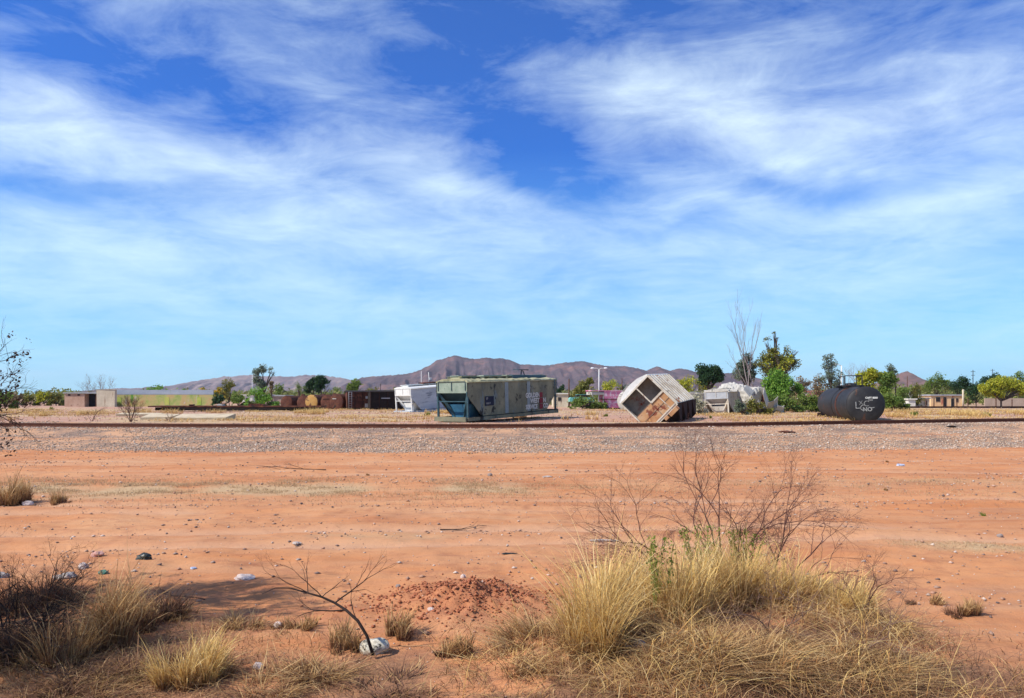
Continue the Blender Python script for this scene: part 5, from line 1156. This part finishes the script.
thorn('thorn_bush', 'grey brushwood tangle low in the middle of the big mound', 770, 640, [(.2, 0, .6, .4), (-.3, 0, .5, .4), (.5, -.2, .4, .4), (.0, -.2, .7, .4)], M['twiggrey'], .006, 4, .8, .0, 'leafless thorn bushes', .4)
thorn('thorn_bush', 'grey brushwood at the front right corner of the big mound', 850, 660, [(.5, 0, .3, .45), (-.5, 0, .3, .4), (.2, -.3, .4, .4)], M['twiggrey'], .006, 4, .8, -.02, 'leafless thorn bushes', .4)
thorn('thorn_bush', 'dark bare thorn bush at the left edge of the foreground', 8, 640, [(.6, .1, .6, .5), (.3, 0, .9, .5), (.85, 0, .4, .55), (-.2, 0, 1, .5), (.1, -.2, .8, .45), (.8, -.2, .25, .5), (.5, .2, .5, .45)], M['twigdark'], .011, 5, .6, .02, 'dark thorn bushes', .35)
thorn('thorn_bush', 'dense low dark thorn tangle at the bottom left under the taller dark bush', 30, 668, [(.5, .1, .4, .4), (.3, 0, .7, .4), (-.4, 0, .6, .4), (.1, -.2, .8, .35), (.7, -.2, .3, .4)], M['twigdark'], .008, 5, .7, .0, 'dark thorn bushes', .4)
thorn('thorn_bush', 'dark thorny twig standing in front of the shaded brown grass', 48, 622, [(.25, 0, .95, .42), (-.3, 0, .7, .35), (.55, 0, .5, .4)], M['twigdark'], .007, 4, .6, .02, 'dark thorn bushes', .35)
thorn('shrub', 'red brown leafless shrub just beyond the rails, right of the cream hut', 131, 0, [(-.3, 0, 1, .95), (0, 0, 1, 1), (.3, 0, 1, .95), (-.6, 0, .9, .9), (.6, 0, .9, .9), (.15, .3, .9, .95), (-.15, -.3, .9, .95)], M['twigred'], .03, 5, .5, .1, None, .22, 59, 'shrub')
thorn('shrub', 'thin brown leafless shrub just beyond the rails, below the cream hut', 92, 0, [(-.5, 0, .8, .5), (0, 0, 1, .8), (.5, 0, .8, .5)], M['twigred'], .022, 4, .6, .05, None, .25, 60, 'shrub')
thorn('shrub', 'round grey twiggy shrub on the rails edge below the concrete slabs', 170, 0, [(-.6, 0, .6, .33), (0, 0, 1, .4), (.6, 0, .6, .33), (-.9, 0, .3, .3), (.9, 0, .3, .3), (.3, -.3, .8, .35), (-.3, .3, .8, .35)], M['twiggrey'], .018, 4, .7, .02, None, .3, 59, 'shrub')
# thorn tree standing outside the left edge: its branches reach in and its shade falls on the brush
random.seed(12)
X, Y = -7.35, 6.5
t = empty('thorn_tree', Vector((X, Y, g1(X, Y))), 'dark thorny tree at the left edge whose bare branches reach into the view', 'tree')
segs = [((0, 0, -.1), (.1, 0, .8), .10, .085), ((.1, 0, .8), (.0, .05, 2.05), .085, .065)]; segs_mesh('trunk', segs, M['twigdark'], 7, t)
segs = []
for dx, dy, dz, L in ((1, .1, .75, 1.1), (1, .1, .35, 1.15), (.2, .4, 1, 1.1), (-.7, .2, .8, 1.1), (.5, -.7, .6, 1.0), (.3, .9, .5, 1.1), (1, .25, .15, 1.1), (.2, -1, .3, 1.0), (.7, .8, .3, 1.1)):
    grow(segs, (.0, .05, 2.05), (dx, dy, dz), L*1.08, .042, 5, .55, .0, (2, 3), 5, .3, .64)
segs_mesh('branches', segs, M['twigdark'], 4, t)
tips = [s[1]+(.16,) for s in segs if s[3] < .011]; random.shuffle(tips)
leaves([q[:3]+(.09,) for q in tips[:3000]], 42000, .035, M['lf_thorn'], t, 'leaves')
# dead curved branch
X, Y, z = hit(372, 658)
def im(px, py, Yy): return Vector(((px-CX)/F*Yy-X, Yy-Y, CZ-(py-HZ)*Yy/F-z))
t = empty('dead_branch', Vector((X, Y, z)), 'curved black dead branch arching over the dirt to the left of the pale shell', 'branch', 'dead branches')
ctrl = [(373, 655, Y-.02), (367, 636, Y), (358, 621, Y), (346, 610, Y+.05), (335, 603, Y+.1), (322, 597, Y+.1), (308, 593, Y+.1), (290, 588, Y+.15), (275, 588, Y+.15), (262, 594, Y+.1)]
pts = [im(*c) for c in ctrl]; rs = [.015, .014, .0135, .012, .011, .0095, .008, .0055, .004, .002]
MB().tube(pts, rs, 8).build('main_stem', M['twigdark'], t)
segs = []
random.seed(3)
for i, (q, L, r) in ((4, (im(352, 587, Y+.1), .3, .007)), (3, (im(312, 617, Y), .26, .007)), (5, (im(300, 560, Y+.2), .26, .005)), (6, (im(310, 565, Y+.2), .24, .004)), (5, (im(335, 585, Y+.1), .2, .004)), (6, (im(262, 560, Y+.1), .28, .004)), (2, (im(330, 600, Y+.2), .2, .005))):
    grow(segs, pts[i], q-pts[i], L, r, 3, .5, 0, (1, 2), 4, .22, .65)
segs_mesh('side_twigs', segs, M['twigdark'], 4, t)
def fallen(label, px, py, dirx, diry, L, mat, r, seed):
    random.seed(seed); X, Y, z = hit(px, py); t = empty('dead_branch', Vector((X, Y, z+.03)), label, 'branch', 'dead branches'); segs = []
    grow(segs, (0, 0, 0), (dirx, diry, .05), L, r, 3, .5, 0, (1, 2), 5, .15, .6)
    segs = [((a[0], a[1], abs(a[2])*.5), (b[0], b[1], abs(b[2])*.5), c, d) for a, b, c, d in segs]
    segs_mesh('twigs', segs, mat, 4, t)
fallen('fallen dead branch lying on the dirt below the ballast, left of centre', 326, 471, -1, .05, 1.6, M['twigdark'], .022, 4)
fallen('thin fallen forked twig left of the pale lump in the foreground', 205, 602, -.8, .5, .45, M['twigdark'], .007, 5)
fallen('black flattened twig litter on the dirt in the middle distance', 440, 531, 1, .05, .5, M['twigdark'], .012, 6)
fallen('pale dead stick lying in front of the tall left straw clump', 625, 650, 1, -.3, .3, M['barkpale'], .012, 9)
# green weeds growing through the mound
def weedbush(label, px, py, n, h, w, seed):
    X, Y, z = hit(px, py); t = empty('green_weed', Vector((X, Y, z)), label, 'weed', 'green weeds in the big mound'); random.seed(seed); segs = []; tips = []
    for i in range(n):
        a = random.uniform(0, 6.28); d = Vector((math.cos(a)*w, math.sin(a)*w*.6, h)); p = Vector((0, 0, 0))
        for j in range(9):
            q = p + d/9 + Vector((random.gauss(0, .01), random.gauss(0, .01), 0)); segs.append((tuple(p), tuple(q), .004, .003)); p = q
            if j > 2: tips.append((p.x, p.y, p.z, .05))
    segs_mesh('stems', segs, M['weed'], 4, t); leaves(tips, n*85, .034, M['weed'], t, 'leaves')
weedbush('leafy green weed under the tallest thorn bush, left one of the pair', 700, 600, 9, .78, .22, 1)
weedbush('leafy green weed right of the tallest thorn bush stems', 746, 598, 8, .72, .2, 2)
weedbush('thin tall green stalks in the left half of the big mound', 656, 628, 5, .8, .12, 3)

# ------------------------------------------------------------ litter and stones
def lump(name, label, px, py, sx, sy, sz, mat, cat, group, seed, rough=.35, sub=3, rot=0):
    import bmesh
    X, Y, z = hit(px, py); bm = bmesh.new(); bmesh.ops.create_icosphere(bm, subdivisions=sub, radius=1)
    for v in bm.verts:
        nn = float(fbm(np.array([v.co.x*1.6+seed*3.1+v.co.z]), np.array([v.co.y*1.6-v.co.z*1.3]), seed, 4)[0])-.47
        v.co *= 1+nn*rough*(2.4 if cat not in ('litter', 'debris') else 5)
        v.co = Vector((v.co.x*sx, v.co.y*sy, v.co.z*sz+sz*.45))
    me = bpy.data.meshes.new(name); bm.to_mesh(me); bm.free(); me.materials.append(mat)
    for p in me.polygons: p.use_smooth = sub > 3
    o = link(name, me); o.matrix_world = Matrix.Translation((X, Y, z)) @ Matrix.Rotation(rot, 4, 'Z'); tag(o, label, cat, group); return o
GL = 'litter scattered in the foreground'
t = lump('pale_shell', 'patchy pale shell shaped lump leaning against the foot of the dead curved branch', 374, 652, .135, .10, .085, M['shell'], 'shell', None, 3, .22, 4)
lump('stone', 'small white stone left of the dead curved branch', 278, 627, .04, .035, .035, M['rockpale'], 'stone', 'stones in the foreground', 4)
lump('crumpled_cloth', 'crumpled pinkish white cloth on the dirt behind the dead branch', 246, 579, .13, .1, .04, M['rockpale'], 'litter', GL, 5)
lump('crumpled_plastic', 'white plastic scrap behind the shaded thorn bush', 66, 578, .11, .1, .05, M['plasticdirty'], 'litter', GL, 6)
lump('crumpled_plastic', 'white plastic scrap at the left edge of the view', 2, 578, .07, .07, .05, M['plasticdirty'], 'litter', GL, 7)
lump('crumpled_cloth', 'pink cloth scrap behind the shaded brown grass', 99, 556, .09, .08, .05, M['plasticpk'], 'litter', GL, 8)
lump('crumpled_plastic', 'pale rag just left of the turquoise scrap', 84, 568, .05, .06, .05, M['rockpale'], 'litter', GL, 18)
lump('crumpled_plastic', 'dark green plastic scrap on the open dirt at the left', 144, 559, .10, .06, .05, M['plasticdk'], 'litter', GL, 9)
lump('crumpled_plastic', 'small turquoise plastic scrap in the shaded grass', 103, 574, .05, .05, .04, M['plasticgr'], 'litter', GL, 10)
lump('crumpled_plastic', 'pale blue scrap in the shadow right of the brown grass', 193, 569, .04, .04, .02, M['plasticbl'], 'litter', GL, 11)
lump('crumpled_plastic', 'small white scrap on the dry grass patch in the middle distance', 297, 544, .07, .06, .03, M['plasticdirty'], 'litter', GL, 12)
lump('crumpled_plastic', 'thin white strip lying behind the left of the big mound', 603, 541, .22, .04, .018, M['plasticdirty'], 'litter', GL, 13)
lump('crumpled_plastic', 'white scrap far out on the dirt left of the big mound', 546, 477, .16, .1, .03, M['plasticdirty'], 'litter', GL, 14)
lump('crumpled_plastic', 'pale blue scrap on the dirt at the far right below the ballast', 901, 466, .16, .12, .07, M['plasticbl'], 'litter', GL, 15)
lump('crumpled_plastic', 'clear plastic scrap under the grass at the front of the big mound', 638, 645, .045, .04, .03, M['plasticbl'], 'litter', GL, 16)
lump('crumpled_plastic', 'dark plastic strip on the dirt left of the big mound', 509, 554, .12, .03, .015, M['plasticdk'], 'litter', GL, 17)
lump('stone', 'grey stone on the left rim of the dug dirt heap', 398, 587, .028, .03, .024, M['rock'], 'stone', 'stones in the foreground', 21)
lump('stone', 'pale stone on the right side of the dug dirt heap', 463, 578, .035, .03, .035, M['rockpale'], 'stone', 'stones in the foreground', 22)
lump('stone', 'flat pale stone below the dug dirt heap', 431, 610, .035, .03, .02, M['rockpale'], 'stone', 'stones in the foreground', 23)
lump('stone', 'grey stone alone on the dirt at the right', 1000, 537, .05, .04, .04, M['rock'], 'stone', 'stones in the foreground', 24)
lump('stone', 'dark stone on the dirt in the middle distance', 490, 476, .1, .08, .08, M['rock'], 'stone', 'stones in the foreground', 25)
lump('stone', 'orange pink stone at the bottom left between the grass clumps', 258, 668, .045, .04, .03, M['rockpale'], 'stone', 'stones in the foreground', 26)
lump('stone', 'pale stone at the foot of the bushy clump on the left', 28, 505, .13, .1, .07, M['rockpale'], 'stone', 'stones in the foreground', 27)
lump('debris_heap', 'blackish debris lying on the ballast at the right', 951, 437, .3, .14, .07, M['charred'], 'debris', None, 28)
lump('debris_heap', 'brown debris lying on the ballast right of the thorn bush top', 787, 441, .5, .2, .08, M['rust'], 'debris', None, 29)

# ------------------------------------------------------------ sky, sun, camera
SUN_AZ = (-.92, -.38); EL = R(44)
def build_world():
    w = bpy.data.worlds.new('World'); scene.world = w; w.use_nodes = True; nt = w.node_tree; nt.nodes.clear()
    sky = N(nt, 'ShaderNodeTexSky', sky_type='NISHITA'); sky.sun_disc = False; sky.sun_elevation = EL
    sky.sun_rotation = math.atan2(SUN_AZ[0], SUN_AZ[1]); sky.altitude = 800; sky.air_density = 1.0; sky.dust_density = .2; sky.ozone_density = 4.5
    tc = N(nt, 'ShaderNodeTexCoord'); sep = N(nt, 'ShaderNodeSeparateXYZ'); nt.links.new(tc.outputs['Generated'], sep.inputs[0])
    x, y, z = sep.outputs
    az = math_(nt, 'ARCTAN2', x, y); el = math_(nt, 'ARCSINE', z)
    zz = math_(nt, 'ADD', math_(nt, 'MAXIMUM', z, 0.0), .10)
    cmb = N(nt, 'ShaderNodeCombineXYZ'); nt.links.new(math_(nt, 'DIVIDE', x, zz), cmb.inputs[0]); nt.links.new(math_(nt, 'DIVIDE', y, zz), cmb.inputs[1])
    def mp(vec, loc=(0, 0, 0), rot=0, sc=(1, 1, 1), vt='POINT'):
        m = N(nt, 'ShaderNodeMapping', vector_type=vt); m.inputs['Location'].default_value = loc; m.inputs['Rotation'].default_value = (0, 0, rot); m.inputs['Scale'].default_value = sc
        nt.links.new(vec, m.inputs[0]); return m.outputs[0]
    plane = cmb.outputs[0]
    ae = N(nt, 'ShaderNodeCombineXYZ'); nt.links.new(az, ae.inputs[0]); nt.links.new(el, ae.inputs[1]); ae = ae.outputs[0]
    wob = N(nt, 'ShaderNodeTexNoise'); wob.inputs['Scale'].default_value = 5; wob.inputs['Detail'].default_value = 4; nt.links.new(ae, wob.inputs['Vector'])
    vm = N(nt, 'ShaderNodeVectorMath', operation='MULTIPLY_ADD'); nt.links.new(wob.outputs['Color'], vm.inputs[0]); vm.inputs[1].default_value = (.16, .12, 0); 
    sub = N(nt, 'ShaderNodeVectorMath', operation='ADD'); sub.inputs[1].default_value = (-.08, -.06, 0); nt.links.new(ae, sub.inputs[0]); nt.links.new(sub.outputs[0], vm.inputs[2]); aw = vm.outputs[0]
    def A(px, py):
        a = math.atan((px-CX)/F); return a, math.atan((HZ-py)/F*math.cos(a))
    nA = noise(nt, mp(ae, (3, 1, 0), .3, (2.2, 5.5, 1)), 1.0, 9, .6, .7)
    nB = noise(nt, mp(ae, (7, 2, 0), -.45, (6, 19, 1)), 1.0, 9, .68, .5)
    nC = noise(nt, mp(plane, (1, 5, 0), .35, (1.2, 1.8, 1)), 1.6, 8, .65, 1.0)
    total = None
    # (px, py, half width px, half height px, tilt deg, strength)
    for px, py, rx, ry, rot, s in BLOBS:
        a, e = A(px, py); k = 1/F*(math.cos(a)**1.3)
        v = mp(aw, (a, e, 0), R(rot), (rx*k, ry*k, 1), 'TEXTURE')
        ln = N(nt, 'ShaderNodeVectorMath', operation='LENGTH'); nt.links.new(v, ln.inputs[0])
        gsn = math_(nt, 'POWER', 2.718, math_(nt, 'MULTIPLY', math_(nt, 'POWER', ln.outputs['Value'], 2), -1))
        term = math_(nt, 'MULTIPLY', gsn, s)
        total = term if total is None else math_(nt, 'ADD', total, term)
    n = math_(nt, 'ADD', math_(nt, 'MULTIPLY', nA, .34), math_(nt, 'ADD', math_(nt, 'MULTIPLY', nB, .48), math_(nt, 'MULTIPLY', nC, .18)))
    dens = math_(nt, 'ADD', total, math_(nt, 'MULTIPLY', math_(nt, 'SUBTRACT', n, .5), 2.6))
    dens = math_(nt, 'ADD', dens, .24)
    low = ramp(nt, [(0, (.5, .5, .5)), (.16, (.38, .38, .38)), (.34, (.1, .1, .1)), (.5, (0, 0, 0))], el)
    dens = math_(nt, 'ADD', dens, math_(nt, 'MULTIPLY', low, .75))
    f = ramp(nt, [(-.0, (.04, .04, .04)), (.3, (.22, .22, .22)), (.65, (.5, .5, .5)), (1.0, (.8, .8, .8))], dens)
    hs = N(nt, 'ShaderNodeHueSaturation'); hs.inputs['Saturation'].default_value = SKYSAT; hs.inputs['Value'].default_value = SKYVAL; nt.links.new(sky.outputs[0], hs.inputs['Color'])
    tint = mix(nt, 1.0, hs.outputs[0], SKYTINT, 'MULTIPLY')
    c = mix(nt, f, tint, CLOUD)
    c = mix(nt, ramp(nt, [(0, (.6, .6, .6)), (.12, (.35, .35, .35)), (.32, (0, 0, 0))], el), c, HORIZ)
    bg = N(nt, 'ShaderNodeBackground'); bg.inputs['Strength'].default_value = .078; nt.links.new(c, bg.inputs['Color'])
    o = N(nt, 'ShaderNodeOutputWorld'); nt.links.new(bg.outputs[0], o.inputs[0])
HORIZ = (4.0, 8.4, 11.0); SKYSAT = 1.45; SKYVAL = 1.0; CLOUD = (9.4, 11.4, 12.6); SKYTINT = (.36, 1.12, 1.75)
BLOBS = [(70, 140, 110, 32, -18, 0.41), (250, 180, 130, 22, -14, 0.34), (440, 186, 120, 24, -8, 0.52), (720, 100, 190, 55, -12, 0.41), (800, 150, 160, 30, -20, 0.26),
         (900, 215, 200, 24, 6, 0.38), (720, 205, 110, 14, 0, 0.22), (110, 250, 200, 28, 0, 0.26), (430, 245, 150, 24, 0, 0.22), (20, 10, 60, 22, 0, 0.45), (680, 60, 220, 30, 12, 0.19), (980, 130, 90, 60, -30, 0.22),
         (560, 170, 85, 42, -30, -.55), (850, 190, 110, 18, -6, -.45), (110, 50, 200, 42, -14, -.5), (450, 90, 120, 40, -10, -.35), (780, 235, 130, 10, 0, -.3), (30, 190, 100, 16, 0, -.3), (560, 20, 200, 26, 0, -.25), (960, 30, 120, 30, 0, -.2)]
build_world()
hz = MB().box(-9300, 9300, -90, 9700, -9, 330).build('haze', []); tag(hz, 'pale dry air over the whole plain', 'haze', kind='stuff')
hm = bpy.data.materials.new('haze air'); hm.use_nodes = True; hm.node_tree.nodes.clear()
pv = N(hm.node_tree, 'ShaderNodeVolumePrincipled'); pv.inputs['Color'].default_value = (.78, .84, 1, 1); pv.inputs['Density'].default_value = 5e-5; pv.inputs['Anisotropy'].default_value = .2
ho = N(hm.node_tree, 'ShaderNodeOutputMaterial'); hm.node_tree.links.new(pv.outputs[0], ho.inputs['Volume']); hz.data.materials.append(hm)
s = bpy.data.lights.new('sun', 'SUN'); s.energy = 5.0; s.angle = R(.53); s.color = (1, .93, .83)
so = bpy.data.objects.new('sun', s); col.objects.link(so)
dirv = Vector((SUN_AZ[0]*math.cos(EL), SUN_AZ[1]*math.cos(EL), math.sin(EL)*math.hypot(*SUN_AZ))); so.rotation_euler = dirv.to_track_quat('Z', 'Y').to_euler()
cam = bpy.data.cameras.new('camera'); co = bpy.data.objects.new('camera', cam); col.objects.link(co); scene.camera = co
cam.sensor_width = 36; cam.lens = F/1024*36; cam.shift_y = (HZ-349)/1024; cam.clip_end = 20000; cam.clip_start = .05
co.location = (0, 0, CZ); co.rotation_euler = (math.pi/2, 0, 0)
scene.view_settings.view_transform = 'Standard'; scene.view_settings.look = 'None'; scene.view_settings.exposure = .34; scene.view_settings.gamma = 1
scene.view_settings.use_curve_mapping = False
scene.cycles.max_bounces = 6; scene.cycles.use_denoising = True
